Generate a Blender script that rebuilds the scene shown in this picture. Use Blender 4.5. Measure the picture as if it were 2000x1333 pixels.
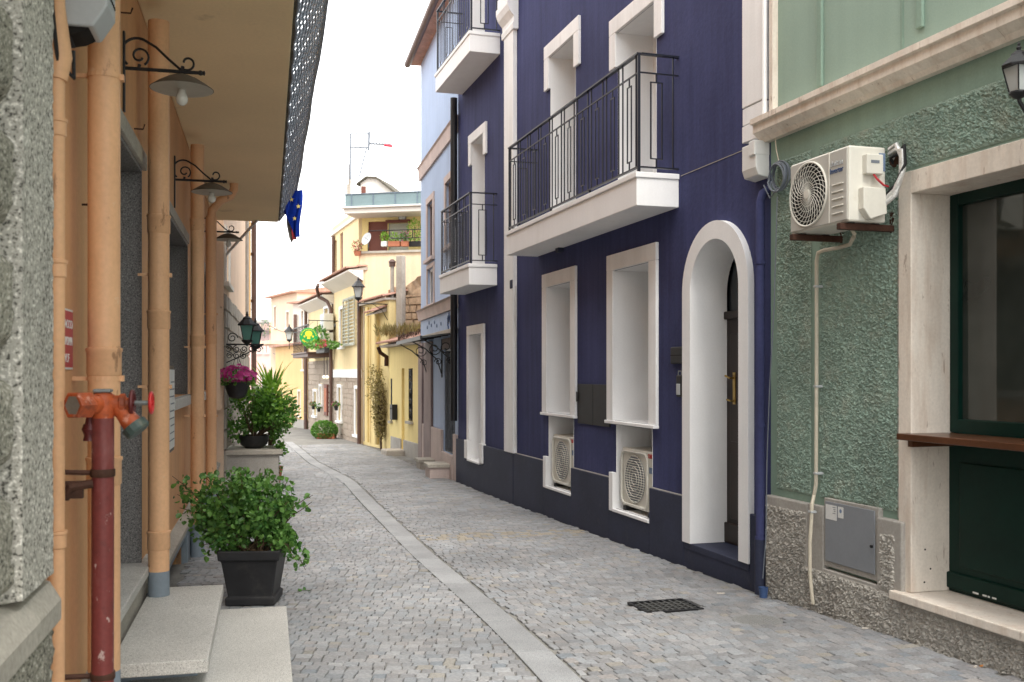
import bpy, bmesh, math, random
from mathutils import Vector, Matrix, noise
random.seed(7)
R = math.radians
for o in list(bpy.data.objects): bpy.data.objects.remove(o)
S = bpy.context.scene
COL = S.collection
# ------------------------------------------------------------------ camera, sky, sun, exposure
F, CX, HY, H = 1973.0, 1000.0, 730.0, 1.70      # focal length and principal column in photo pixels, horizon row, eye height
cd = bpy.data.cameras.new('camera'); cam = bpy.data.objects.new('camera', cd); COL.objects.link(cam)
cam.location = (0, 0, H); cam.rotation_euler = (R(90), 0, 0)
cd.sensor_width = 36; cd.lens = 36*F/2000; cd.shift_y = (HY-666.5)/2000
cd.clip_start = 0.05; cd.clip_end = 3000
cd.dof.use_dof = True; cd.dof.focus_distance = 9.0; cd.dof.aperture_fstop = 4.6
S.camera = cam
W = bpy.data.worlds.new('World'); S.world = W; W.use_nodes = True
wn = W.node_tree.nodes; wl = W.node_tree.links
bg = wn['Background']
sky = wn.new('ShaderNodeTexSky'); sky.sky_type = 'NISHITA'; sky.sun_disc = False
SUN_EL, SUN_AZ = 55.0, 160.0                     # azimuth clockwise from +Y
sky.sun_elevation = R(SUN_EL); sky.sun_rotation = R(SUN_AZ); sky.dust_density = 3.0
mixn = wn.new('ShaderNodeMix'); mixn.data_type = 'RGBA'; mixn.inputs[0].default_value = 0.88
wl.new(sky.outputs[0], mixn.inputs[6]); mixn.inputs[7].default_value = (10.9, 10.9, 10.75, 1)
wl.new(mixn.outputs[2], bg.inputs[0]); bg.inputs[1].default_value = 0.1
sd = bpy.data.lights.new('sun', 'SUN'); sd.energy = 1.15; sd.angle = R(22); sd.color = (1.0, 0.95, 0.87)
sun = bpy.data.objects.new('sun', sd); COL.objects.link(sun); sun.location = (0, 0, 30)
sdir = Vector((math.sin(R(SUN_AZ))*math.cos(R(SUN_EL)), math.cos(R(SUN_AZ))*math.cos(R(SUN_EL)), math.sin(R(SUN_EL))))
sun.rotation_euler = sdir.to_track_quat('Z', 'Y').to_euler()
S.view_settings.view_transform = 'Standard'; S.view_settings.look = 'None'
S.view_settings.exposure = 1.68; S.view_settings.gamma = 1.0
S.render.engine = 'CYCLES'

# ------------------------------------------------------------------ ground profile and pixel helpers
GP = [(-40, .6), (3, .17), (5.35, .09), (7.73, 0), (9.06, -.03), (14.3, -.12), (20, -.15), (27, -.2), (40, -.32), (80, -.9), (900, -6)]
def gz(y):
    if y <= GP[0][0]: return GP[0][1]
    for (a, za), (b, zb) in zip(GP, GP[1:]):
        if y <= b: return za+(zb-za)*(y-a)/(b-a)
    return GP[-1][1]
def gpx(x, y):                                   # photo pixel of a ground contact -> point on the ground
    Y = 10.0
    for _ in range(30): Y = (H-gz(Y))*F/(y-HY)
    return Vector(((x-CX)/F*Y, Y, gz(Y)))
def at(x, y, Y): return Vector(((x-CX)/F*Y, Y, H+(HY-y)/F*Y))
class Fac:                                       # a facade: origin, U along the wall, N out to the street
    def __init__(s, o, U):
        s.o = Vector((o[0], o[1])); s.U = Vector((U[0], U[1])).normalized(); s.N = Vector((-s.U.y, s.U.x))
        s.rot = math.atan2(s.U.y, s.U.x)
    def P(s, u, d, z):
        p = s.o+s.U*u+s.N*d; return Vector((p.x, p.y, z))
    def ux(s, x, d=0):
        t = (x-CX)/F
        return (t*(s.o.y+d*s.N.y)-s.o.x-d*s.N.x)/(s.U.x-t*s.U.y)
    def zy(s, x, y, d=0):
        p = s.P(s.ux(x, d), d, 0); return H+(HY-y)/F*p.y
    def uz(s, x, y, d=0): return s.ux(x, d), s.zy(x, y, d)
    def uY(s, Y, d=0): return (Y-s.o.y-d*s.N.y)/s.U.y
def facpts(a, b): return Fac((a[0], a[1]), (b[0]-a[0], b[1]-a[1]))

# ------------------------------------------------------------------ mesh builder
class MB:
    def __init__(s): s.v = []; s.f = []
    def add(s, vs, fs):
        n = len(s.v); s.v += [tuple(v) for v in vs]; s.f += [tuple(i+n for i in f) for f in fs]; return s
    def box(s, x0, x1, y0, y1, z0, z1):
        return s.add([(x0,y0,z0),(x1,y0,z0),(x1,y1,z0),(x0,y1,z0),(x0,y0,z1),(x1,y0,z1),(x1,y1,z1),(x0,y1,z1)],
                     [(0,3,2,1),(4,5,6,7),(0,1,5,4),(1,2,6,5),(2,3,7,6),(3,0,4,7)])
    def quad(s, *p): return s.add(p, [tuple(range(len(p)))])
    def prism(s, poly, axis, a, b):              # polygon in the plane across axis ('x','y','z'), swept from a to b
        def mk(p, t): return {'x': (t, p[0], p[1]), 'y': (p[0], t, p[1]), 'z': (p[0], p[1], t)}[axis]
        n = len(poly)
        return s.add([mk(p, a) for p in poly]+[mk(p, b) for p in poly],
                     [tuple(range(n)), tuple(range(2*n-1, n-1, -1))]+[(i, (i+1) % n, n+(i+1) % n, n+i) for i in range(n)])
    def tube(s, pts, r, seg=8, cap=True, closed=False):
        pts = [Vector(p) for p in pts]; n = len(pts)
        rs = r if isinstance(r, (list, tuple)) else [r]*n
        T = []
        for i in range(n):
            a = pts[i-1] if (i > 0 or closed) else pts[i]; b = pts[(i+1) % n] if (i < n-1 or closed) else pts[i]
            t = (b-a); T.append(t.normalized() if t.length > 1e-9 else Vector((0, 0, 1)))
        up = Vector((0, 0, 1)) if abs(T[0].z) < .9 else Vector((1, 0, 0))
        x = T[0].cross(up).normalized(); vs = []
        for i in range(n):
            x = (x-T[i]*x.dot(T[i]));
            x = x.normalized() if x.length > 1e-6 else T[i].orthogonal().normalized()
            y = T[i].cross(x)
            for k in range(seg):
                a = 2*math.pi*k/seg; vs.append(pts[i]+(x*math.cos(a)+y*math.sin(a))*rs[i])
        fs = []
        for i in range(n if closed else n-1):
            j = (i+1) % n
            for k in range(seg): fs.append((i*seg+k, i*seg+(k+1) % seg, j*seg+(k+1) % seg, j*seg+k))
        if cap and not closed: fs += [tuple(range(seg-1, -1, -1)), tuple((n-1)*seg+k for k in range(seg))]
        return s.add(vs, fs)
    def lathe(s, prof, seg=20, c=(0, 0, 0), M=None):     # profile of (r, h) about local z at c; M turns it
        vs = []; fs = []; n = len(prof); M = M or Matrix.Identity(3); c = Vector(c)
        for r, h in prof:
            for k in range(seg):
                a = 2*math.pi*k/seg; vs.append(c+M@Vector((r*math.cos(a), r*math.sin(a), h)))
        for i in range(n-1):
            for k in range(seg): fs.append((i*seg+k, i*seg+(k+1) % seg, (i+1)*seg+(k+1) % seg, (i+1)*seg+k))
        if prof[0][0] > 1e-5: fs.append(tuple(range(seg-1, -1, -1)))
        if prof[-1][0] > 1e-5: fs.append(tuple((n-1)*seg+k for k in range(seg)))
        return s.add(vs, fs)
    def grid(s, nu, nv, fn, skip=None):
        vs = [fn(i/nu, j/nv) for j in range(nv+1) for i in range(nu+1)]
        fs = [(j*(nu+1)+i, j*(nu+1)+i+1, (j+1)*(nu+1)+i+1, (j+1)*(nu+1)+i) for j in range(nv) for i in range(nu)
              if not (skip and skip((i+.5)/nu, (j+.5)/nv))]
        return s.add(vs, fs)
    def mesh(s, name, mat, smooth=False, recalc=True):
        me = bpy.data.meshes.new(name); me.from_pydata(s.v, [], s.f)
        if recalc:
            bm = bmesh.new(); bm.from_mesh(me); bmesh.ops.remove_doubles(bm, verts=bm.verts, dist=1e-5)
            bmesh.ops.recalc_face_normals(bm, faces=bm.faces); bm.to_mesh(me); bm.free()
        if mat: me.materials.append(mat)
        if smooth:
            me.polygons.foreach_set('use_smooth', [True]*len(me.polygons)); me.set_sharp_from_angle(angle=R(40))
        me.update(); return me
    def build(s, name, mat, parent=None, loc=(0, 0, 0), rot=(0, 0, 0), smooth=False, bev=0, recalc=True, kind=None):
        o = bpy.data.objects.new(name, s.mesh(name, mat, smooth, recalc)); COL.objects.link(o)
        o.parent = parent; o.location = loc; o.rotation_euler = rot
        if bev:
            m = o.modifiers.new('bevel', 'BEVEL'); m.width = bev; m.segments = 2; m.limit_method = 'ANGLE'; m.angle_limit = R(50)
        if kind: o['kind'] = kind
        return o
def tag(o, label, cat, group=None):
    o['label'] = label; o['category'] = cat
    if group: o['group'] = group
    return o
def thing(name, label, cat, loc=(0, 0, 0), rotz=0, group=None):
    o = bpy.data.objects.new(name, None); COL.objects.link(o); o.empty_display_size = .1
    o.location = loc; o.rotation_euler = (0, 0, rotz); return tag(o, label, cat, group)
def fthing(name, label, cat, fac, u=0, d=0, z=0, group=None): return thing(name, label, cat, fac.P(u, d, z), fac.rot, group)
def put(me, name, parent, loc=(0, 0, 0), rot=(0, 0, 0), scale=(1, 1, 1)):
    o = bpy.data.objects.new(name, me); COL.objects.link(o); o.parent = parent; o.location = loc; o.rotation_euler = rot; o.scale = scale; return o
def dup(root, loc, rotz, label=None, group=None):
    def cp(o, par):
        c = o.copy(); COL.objects.link(c); c.parent = par
        for ch in o.children: cp(ch, c)
        return c
    r = cp(root, None); r.location = loc; r.rotation_euler = (0, 0, rotz)
    if label: r['label'] = label
    if group: r['group'] = group
    return r
def text(name, s, size, mat, parent, loc, ext=.0015, width=None, align='LEFT'):   # lettering on a facade plane, read from the street
    cu = bpy.data.curves.new(name, 'FONT'); cu.body = s; cu.size = size; cu.extrude = ext; cu.align_x = align
    t = bpy.data.objects.new(name, cu); COL.objects.link(t); bpy.context.view_layer.update()
    me = bpy.data.meshes.new_from_object(t); bpy.data.objects.remove(t)
    xs = [v.co.x for v in me.vertices]; k = 1
    if width and xs: k = width/(max(xs)-min(xs))
    for v in me.vertices: v.co = Vector((-v.co.x*k, v.co.z, v.co.y))
    me.materials.clear(); me.materials.append(mat); me.name = name
    return put(me, name, parent, loc)
def arc(c, r, a0, a1, n, plane='xz', d=0):
    out = []
    for i in range(n+1):
        a = R(a0+(a1-a0)*i/n); p, q = c[0]+r*math.cos(a), c[1]+r*math.sin(a)
        out.append({'xz': (p, d, q), 'yz': (d, p, q), 'xy': (p, q, d)}[plane])
    return out
def spiral(c, r0, r1, a0, a1, n, plane='yz', d=0):
    out = []
    for i in range(n+1):
        t = i/n; a = R(a0+(a1-a0)*t); r = r0+(r1-r0)*t; p, q = c[0]+r*math.cos(a), c[1]+r*math.sin(a)
        out.append({'xz': (p, d, q), 'yz': (d, p, q), 'xy': (p, q, d)}[plane])
    return out
def wallmesh(u0, u1, z0, z1, ops, rev=.3, back=4.0, arch=None, d=0):
    """front skin with rectangular openings (u0,u1,z0,z1[,depth]) and their reveals, plus sides, top and back"""
    m = MB(); us = sorted({u0, u1, *[o[0] for o in ops], *[o[1] for o in ops]}); zs = sorted({z0, z1, *[o[2] for o in ops], *[o[3] for o in ops]})
    us = [u for u in us if u0 <= u <= u1]; zs = [z for z in zs if z0 <= z <= z1]
    for a, b in zip(us, us[1:]):
        for c, e in zip(zs, zs[1:]):
            mu, mz = (a+b)/2, (c+e)/2
            if any(o[0] < mu < o[1] and o[2] < mz < o[3] for o in ops): continue
            m.quad((a, d, c), (b, d, c), (b, d, e), (a, d, e))
    for o in ops:
        a, b, c, e = o[:4]; t = d-(o[4] if len(o) > 4 else rev)
        if o == arch: continue
        for p, q in (((a, c), (a, e)), ((a, e), (b, e)), ((b, e), (b, c)), ((b, c), (a, c))):
            m.quad((p[0], d, p[1]), (q[0], d, q[1]), (q[0], t, q[1]), (p[0], t, p[1]))
    bk = d-back
    m.quad((u0, d, z0), (u0, d, z1), (u0, bk, z1), (u0, bk, z0)); m.quad((u1, d, z0), (u1, d, z1), (u1, bk, z1), (u1, bk, z0))
    m.quad((u0, d, z1), (u1, d, z1), (u1, bk, z1), (u0, bk, z1)); m.quad((u0, bk, z0), (u1, bk, z0), (u1, bk, z1), (u0, bk, z1))
    return m
# ------------------------------------------------------------------ materials
def nd(nt, t, **k):
    n = nt.nodes.new(t)
    for a, b in k.items(): setattr(n, a, b)
    return n
def base_mat(name, rough=.7, spec=.3, metal=0):
    m = bpy.data.materials.new(name); m.use_nodes = True; nt = m.node_tree; p = nt.nodes['Principled BSDF']
    p.inputs['Roughness'].default_value = rough; p.inputs['Specular IOR Level'].default_value = spec; p.inputs['Metallic'].default_value = metal
    return m, nt, p
def tex(nt, kind='ShaderNodeTexNoise', scale=5, detail=3, stretch=None, rough=.55, src='Object'):
    tc = nd(nt, 'ShaderNodeTexCoord'); mp = nd(nt, 'ShaderNodeMapping')
    if stretch: mp.inputs['Scale'].default_value = stretch
    nt.links.new(tc.outputs[src], mp.inputs[0]); n = nd(nt, kind); n.inputs['Scale'].default_value = scale
    if kind == 'ShaderNodeTexNoise': n.inputs['Detail'].default_value = detail; n.inputs['Roughness'].default_value = rough
    nt.links.new(mp.outputs[0], n.inputs['Vector']); return n
def ramp(nt, src, stops, interp='LINEAR'):
    r = nd(nt, 'ShaderNodeValToRGB'); cr = r.color_ramp; cr.interpolation = interp
    while len(cr.elements) < len(stops): cr.elements.new(.5)
    for e, (p, c) in zip(cr.elements, stops):
        e.position = p; e.color = (*c, 1) if len(c) == 3 else c
    nt.links.new(src, r.inputs[0]); return r
def mix(nt, fac, a, b, mode='MIX'):
    n = nd(nt, 'ShaderNodeMix', data_type='RGBA', blend_type=mode)
    for s, v in ((0, fac), (6, a), (7, b)):
        if hasattr(v, 'is_output'): nt.links.new(v, n.inputs[s])
        elif s == 0: n.inputs[0].default_value = v
        else: n.inputs[s].default_value = (*v, 1) if len(v) == 3 else v
    return n.outputs[2]
def g(v): return (v, v, v)
def pmat(name, c, rough=.8, var=.12, vs=1.3, fine=.08, fs=45, bump=.15, bs=70, spec=.25, metal=0, stain=None, streak=0, bd=.004, isl=0):
    m, nt, p = base_mat(name, rough, spec, metal)
    n1 = tex(nt, scale=vs, detail=5); col = mix(nt, 1, c, ramp(nt, n1.outputs[0], [(.3, g(1-var)), (.7, g(1+var))]).outputs[0], 'MULTIPLY')
    if fine:
        n2 = tex(nt, scale=fs, detail=3); col = mix(nt, 1, col, ramp(nt, n2.outputs[0], [(.3, g(1-fine)), (.7, g(1+fine))]).outputs[0], 'MULTIPLY')
    if streak:
        n3 = tex(nt, scale=9, detail=4, stretch=(1, 1, .07)); col = mix(nt, 1, col, ramp(nt, n3.outputs[0], [(.35, g(1-streak)), (.65, g(1+streak*.6))]).outputs[0], 'MULTIPLY')
    for st in (stain if isinstance(stain, list) else [stain] if stain else []):
        sc, sscale, t0, t1, amt = st[:5]
        n4 = tex(nt, scale=sscale, detail=6, stretch=st[5] if len(st) > 5 else None, rough=.65)
        f = ramp(nt, n4.outputs[0], [(t0, g(0)), (t1, g(amt))]); col = mix(nt, f.outputs[0], col, sc)
    if isl:
        ge = nd(nt, 'ShaderNodeNewGeometry'); col = mix(nt, 1, col, ramp(nt, ge.outputs['Random Per Island'], [(0, g(1-isl)), (1, g(1+isl))]).outputs[0], 'MULTIPLY')
    nt.links.new(col, p.inputs['Base Color'])
    if bump:
        nb = tex(nt, scale=bs, detail=4); b = nd(nt, 'ShaderNodeBump'); b.inputs['Strength'].default_value = bump; b.inputs['Distance'].default_value = bd
        nt.links.new(nb.outputs[0], b.inputs['Height']); nt.links.new(b.outputs[0], p.inputs['Normal'])
    return m
def granite(name, dark, mid, light, sc=110, rough=.75, bump=.3, var=.12, orand=0):
    m, nt, p = base_mat(name, rough, .3)
    n1 = tex(nt, scale=sc, detail=2, rough=.7); col = ramp(nt, n1.outputs[0], [(.36, dark), (.45, mid), (.56, mid), (.64, light)]).outputs[0]
    n2 = tex(nt, scale=1.6, detail=4); col = mix(nt, 1, col, ramp(nt, n2.outputs[0], [(.3, g(1-var)), (.7, g(1+var))]).outputs[0], 'MULTIPLY')
    if orand: col = mix(nt, 1, col, ramp(nt, nd(nt, 'ShaderNodeObjectInfo').outputs['Random'], [(0, g(1-orand)), (1, g(1+orand))]).outputs[0], 'MULTIPLY')
    nt.links.new(col, p.inputs['Base Color'])
    b = nd(nt, 'ShaderNodeBump'); b.inputs['Strength'].default_value = bump; b.inputs['Distance'].default_value = .003
    nt.links.new(n1.outputs[0], b.inputs['Height']); nt.links.new(b.outputs[0], p.inputs['Normal']); return m
def leafmat(name, a, b, trans=.25, rough=.35):
    m, nt, p = base_mat(name, rough, .4)
    ge = nd(nt, 'ShaderNodeNewGeometry'); c = ramp(nt, ge.outputs['Random Per Island'], [(0, a), (1, b)]).outputs[0]
    nt.links.new(c, p.inputs['Base Color'])
    tr = nd(nt, 'ShaderNodeBsdfTranslucent'); nt.links.new(mix(nt, 1, c, (1.3, 1.5, .7), 'MULTIPLY'), tr.inputs[0])
    ms = nd(nt, 'ShaderNodeMixShader'); ms.inputs[0].default_value = trans
    nt.links.new(p.outputs[0], ms.inputs[1]); nt.links.new(tr.outputs[0], ms.inputs[2]); nt.links.new(ms.outputs[0], nt.nodes['Material Output'].inputs[0]); return m
def glassmat(name, c=(.02, .025, .03), rough=.06, spec=.6):
    m, nt, p = base_mat(name, rough, spec); n = tex(nt, scale=2.5, detail=2)
    nt.links.new(mix(nt, 1, c, ramp(nt, n.outputs[0], [(.3, g(.7)), (.7, g(1.4))]).outputs[0], 'MULTIPLY'), p.inputs['Base Color']); return m
M = {}
M['blue'] = pmat('blue_stucco', (.050, .056, .136), .85, .20, .9, .08, 30, .35, 20, .15, bd=.008, streak=.15, stain=[((.060, .068, .158), 1.3, .48, .76, .7, (1, 1, .35)), ((.12, .125, .18), 14, .70, .80, .3, (1, 1, .25))])
M['navy'] = pmat('navy_plinth_paint', (.028, .033, .062), .7, .15, 2, .10, 40, .2, 60, .3, stain=((.10, .10, .11), 7, .58, .85, .35))
M['white'] = pmat('white_plaster', (.84, .84, .84), .75, .035, 1.5, .02, 60, .08, 60, .2, streak=.02, stain=((.6, .585, .55), 2.5, .60, .85, .35, (1, 1, .3)))
M['whitewarm'] = pmat('aged_white_plaster', (.83, .83, .828), .8, .06, 1.5, .03, 60, .12, 60, .2, streak=.05, stain=((.60, .58, .55), 5, .58, .80, .5, (1, 1, .3)))
M['greenlt'] = pmat('smooth_pale_green_render', (.285, .385, .325), .85, .06, .8, .05, 120, .2, 160, .15, streak=.03)
M['greensm'] = pmat('smooth_green_border', (.235, .33, .27), .85, .08, 2, .05, 60, .15, 90, .15, streak=.06)
M['greenro'] = pmat('rough_green_roughcast', (.25, .33, .275), .92, .14, 1.6, .16, 45, .5, 120, .1, stain=[((.36, .35, .28), 5, .50, .75, .5), ((.12, .15, .13), 2.2, .50, .8, .5, (1, 1, .3))])
M['greyro'] = pmat('rough_grey_roughcast', (.36, .34, .305), .92, .16, 2, .2, 45, .5, 120, .1, stain=[((.16, .14, .12), 3, .5, .75, .5), ((.42, .40, .37), 6, .55, .8, .5)])
M['greysm'] = pmat('smooth_grey_cement', (.36, .34, .31), .85, .12, 3, .1, 50, .2, 80, .2, stain=((.22, .2, .17), 5, .55, .8, .4))
M['trav'] = pmat('travertine', (.74, .67, .585), .45, .1, 2, .06, 60, .12, 60, .4, streak=.08, stain=[((.50, .37, .28), 9, .50, .72, .6, (1, 1, .16)), ((.30, .21, .15), 26, .62, .68, .7, (1, 1, .22))])
M['orange'] = pmat('orange_wall_paint', (.61, .335, .17), .75, .08, 1.2, .05, 40, .12, 60, .2, streak=.05, stain=((.36, .19, .10), 3, .58, .85, .4, (1, 1, .4)))
M['pipeor'] = pmat('orange_pipe_paint', (.69, .40, .22), .5, .08, 2, .05, 50, .15, 40, .35, streak=.05, stain=[((.17, .075, .035), 9, .645, .69, .6, (1, 1, .45)), ((.43, .21, .10), 3, .50, .8, .55, (1, 1, .22)), ((.70, .50, .33), 16, .66, .70, .5)])
M['pipegrey'] = pmat('blue_grey_pipe_paint', (.22, .26, .30), .6, .1, 3, .05, 40, .1, 40)
M['soffit'] = pmat('beige_soffit_paint', (.80, .63, .39), .85, .06, .8, .03, 40, .06, 30, .15, stain=((.24, .16, .10), 2.2, .66, .8, .5))
M['granlt'] = granite('light_granite', (.07, .066, .056), (.42, .40, .35), (.76, .73, .66), 68)
M['granst'] = granite('step_granite', (.25, .242, .228), (.49, .475, .445), (.64, .625, .59), 170, .6, .1)
M['grandk'] = granite('dark_granite', (.06, .06, .06), (.17, .165, .16), (.30, .29, .28), 130, .6, .1)
M['granro'] = granite('rough_granite', (.05, .047, .038), (.28, .265, .215), (.56, .53, .46), 75, .85, .6, .2)
M['ledge'] = pmat('weathered_stone_ledge', (.40, .37, .32), .85, .15, 3, .15, 60, .3, 90, stain=((.2, .19, .15), 6, .55, .75, .6))
M['iron'] = pmat('black_wrought_iron', (.012, .012, .014), .45, .2, 6, .1, 60, .15, 90, .4)
M['rail'] = pmat('dark_navy_railing_paint', (.012, .014, .024), .4, .15, 6, .05, 60, .05, 90, .4)
M['black'] = pmat('black_plastic', (.018, .018, .02), .55, .2, 5, .05, 50, .05, 80, .35)
M['dark'] = pmat('dark_void_shade', (.012, .011, .010), .9, .2, 3, 0, 1, 0)  # near black: shade inside holes, pits and slots put into the colour
M['redpipe'] = pmat('red_standpipe_paint', (.17, .036, .032), .5, .2, 4, .1, 60, .2, 60, .35, stain=[((.45, .34, .31), 30, .64, .67, .85, (1, 1, .6)), ((.30, .13, .12), 6, .52, .68, .6, (1, 1, .4)), ((.05, .018, .015), 4, .52, .72, .8)])
M['orangevalve'] = pmat('orange_red_valve_paint', (.42, .085, .026), .5, .25, 7, .15, 60, .3, 60, .35, stain=[((.60, .30, .22), 20, .58, .64, .7), ((.13, .04, .025), 12, .52, .64, .75)])
M['redwheel'] = pmat('red_handwheel_paint', (.50, .02, .02), .4, .2, 9, .05, 60, .05, 60, .4)
M['maroon'] = pmat('dark_red_handwheel_paint', (.10, .015, .015), .45, .2, 9, .05, 60, .05, 60, .4)
M['capgreen'] = pmat('dark_green_cap', (.05, .075, .068), .5, .2, 9, .1, 60, .1, 60, .4, stain=((.2, .17, .1), 9, .6, .7, .5))
M['zinc'] = pmat('dull_zinc', (.23, .25, .25), .45, .2, 9, .1, 60, .1, 60, .5, metal=.6)
M['rust'] = pmat('rusty_steel', (.062, .028, .018), .75, .35, 9, .2, 60, .3, 70)
M['acwhite'] = pmat('ac_casing_ivory', (.66, .64, .57), .45, .04, 3, .02, 50, .03, 80, .4, streak=.04, stain=((.42, .35, .25), 5, .62, .82, .4))
M['acgrey'] = pmat('ac_front_grey', (.47, .46, .42), .5, .05, 3, .02, 50, .03, 80, .4)
M['whiteplas'] = pmat('white_plastic', (.70, .70, .68), .45, .05, 4, .02, 50, .03, 80, .4, stain=((.5, .42, .3), 6, .62, .8, .4))
M['greyplas'] = pmat('grey_plastic', (.42, .44, .45), .5, .05, 4, .03, 50, .03, 80, .4)
M['greymetal'] = pmat('grey_painted_metal', (.22, .235, .255), .4, .06, 3, .03, 50, .04, 80, .45, stain=((.2, .19, .18), 5, .6, .8, .4))
M['foil'] = pmat('foil_wrap', (.62, .62, .60), .35, .2, 30, .2, 80, .6, 60, .5, metal=.4)
M['cable'] = pmat('grey_cable', (.16, .18, .21), .5, .1, 6, 0, 1, 0)
M['beigecable'] = pmat('beige_pipe_cover', (.55, .50, .40), .55, .1, 5, .05, 50, .1, 60)
M['redwire'] = pmat('red_wire', (.42, .03, .04), .5, .1, 6, 0, 1, 0)
M['bluelabel'] = pmat('blue_sticker', (.16, .22, .33), .5, .15, 12, .1, 80, 0)
M['paper'] = pmat('white_paper', (.68, .68, .66), .7, .06, 12, .05, 80, 0)
M['redsign'] = pmat('red_sign_face', (.42, .035, .045), .45, .08, 4, .03, 60, 0, spec=.4)
M['doorbrown'] = pmat('dark_brown_wood', (.022, .012, .008), .45, .25, 3, .12, 30, .15, 40, .4, streak=.3)
M['shelf'] = pmat('varnished_wood', (.085, .032, .014), .3, .25, 3, .12, 30, .1, 40, .5)
M['doorgreen'] = pmat('dark_green_door_paint', (.002, .021, .015), .45, .2, 2, .08, 30, .08, 40, .2)
M['brass'] = pmat('brass', (.55, .37, .12), .3, .15, 6, 0, 1, 0, spec=.5, metal=1)
M['glass'] = glassmat('dark_window_glass')
M['glassg'] = glassmat('greenish_shop_glass', (.03, .035, .03), .05)
M['milk'] = pmat('milky_lamp_glass', (.45, .47, .46), .25, .05, 6, 0, 1, 0, spec=.5)
M['greenglass'] = pmat('green_lamp_glass', (.10, .26, .22), .2, .1, 9, 0, 1, 0, spec=.5)
M['enamel'] = pmat('enamel_lamp_shade', (.40, .37, .31), .45, .1, 6, .05, 40, .05, 40, .4)
M['enameltop'] = pmat('weathered_shade_top', (.10, .085, .07), .55, .2, 6, .05, 40, .05, 40, .4)
M['bulb'] = pmat('unlit_bulb_glass', (.62, .60, .54), .12, .05, 6, 0, 1, 0, spec=.6)
M['mesh'] = pmat('grey_screen_plastic', (.24, .27, .32), .55, .12, 3, .05, 60, 0)
M['moss'] = pmat('mossy_slab_edge', (.10, .09, .07), .9, .3, 6, .3, 50, .5, 50)
M['lblue'] = pmat('pale_blue_render', (.38, .47, .64), .85, .08, .8, .05, 30, .15, 50, .15, streak=.06, stain=((.5, .54, .6), 3, .55, .8, .4))
M['pinkst'] = pmat('pinkish_stone_trim', (.50, .41, .38), .8, .12, 2, .08, 40, .15, 60, stain=((.3, .24, .22), 5, .6, .8, .4))
M['mauve'] = pmat('mauve_stone', (.25, .19, .18), .75, .15, 2, .1, 40, .15, 60)
M['yellow'] = pmat('yellow_render', (.74, .60, .30), .85, .08, .9, .05, 30, .15, 50, .15, streak=.06, stain=((.6, .5, .3), 2, .55, .8, .4))
M['yellowlow'] = pmat('bright_yellow_render', (.77, .63, .29), .85, .06, .9, .04, 30, .1, 50, .15, streak=.04)
M['creamy'] = pmat('cream_yellow_render', (.76, .62, .37), .85, .06, .9, .04, 30, .1, 50, .15, streak=.05, stain=((.62, .46, .3), 1.5, .55, .8, .4))
M['peach'] = pmat('peach_render', (.74, .58, .40), .85, .09, .9, .05, 30, .15, 50, .15, streak=.06, stain=((.52, .4, .3), 1.2, .55, .8, .5))
M['farorange'] = pmat('orange_render', (.74, .50, .25), .85, .08, .9, .04, 30, .1, 50, .15, streak=.05)
M['farpeach'] = pmat('pale_peach_render', (.74, .56, .42), .85, .08, .9, .04, 30, .1, 50, .15, streak=.05)
M['farwhite'] = pmat('off_white_render', (.70, .66, .60), .85, .06, .9, .04, 30, .1, 50, .15)
M['farpink'] = pmat('pink_render', (.72, .46, .42), .85, .06, .9, .04, 30, .1, 50, .15)
M['tile'] = pmat('terracotta_tile', (.43, .24, .18), .8, .2, 5, .15, 30, .2, 40, isl=.2, stain=((.5, .42, .36), 9, .55, .75, .5))
M['stone'] = pmat('rubble_stone', (.40, .33, .27), .9, .15, 4, .15, 30, .5, 40, isl=.2)
M['stonegrey'] = pmat('grey_cladding_stone', (.34, .31, .27), .85, .12, 4, .12, 40, .35, 50, isl=.12)
M['ruin'] = pmat('ruined_masonry', (.46, .33, .22), .95, .25, 1.5, .2, 9, .8, 12, .1, stain=[((.28, .22, .16), 4, .5, .7, .7), ((.3, .3, .14), 6, .6, .7, .5)])
M['cement'] = pmat('old_cement', (.40, .36, .31), .9, .15, 3, .1, 30, .3, 40)
M['brownpipe'] = pmat('brown_painted_copper', (.10, .055, .042), .5, .15, 3, .05, 30, .05, 40, .4)
M['shutter'] = pmat('grey_green_shutter', (.40, .41, .35), .7, .06, 3, .05, 30, .1, 40)
M['shutterbl'] = pmat('blue_grey_shutter', (.14, .18, .23), .7, .06, 3, .05, 30, .1, 40)
M['tealpanel'] = pmat('teal_parapet_panel', (.17, .235, .25), .45, .08, 3, .05, 30, .05, 40)
M['browndoor'] = pmat('red_brown_shutter', (.16, .06, .045), .6, .1, 3, .05, 30, .1, 40)
M['terracotta'] = pmat('terracotta_pot', (.42, .16, .09), .8, .1, 5, .08, 30, .1, 40)
M['soil'] = pmat('potting_soil', (.03, .022, .016), .95, .3, 20, .3, 60, .8, 60)
M['potdark'] = pmat('dark_plastic_pot', (.022, .022, .024), .5, .25, 5, .06, 50, .06, 80, .35, stain=((.10, .09, .08), 7, .55, .8, .35))
M['leaf'] = leafmat('shrub_leaf', (.038, .115, .026), (.16, .31, .075))
M['leafdk'] = leafmat('climber_leaf', (.040, .115, .020), (.16, .33, .06))
M['leafbr'] = leafmat('bright_blade_leaf', (.13, .27, .03), (.26, .42, .07), .35)
M['leafdry'] = leafmat('dry_vine_leaf', (.17, .13, .05), (.30, .24, .11), .2, .7)
M['petal'] = leafmat('magenta_petal', (.40, .015, .20), (.66, .10, .38), .3, .6)
M['petalred'] = leafmat('red_petal', (.40, .02, .05), (.60, .12, .20), .3, .6)
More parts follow.
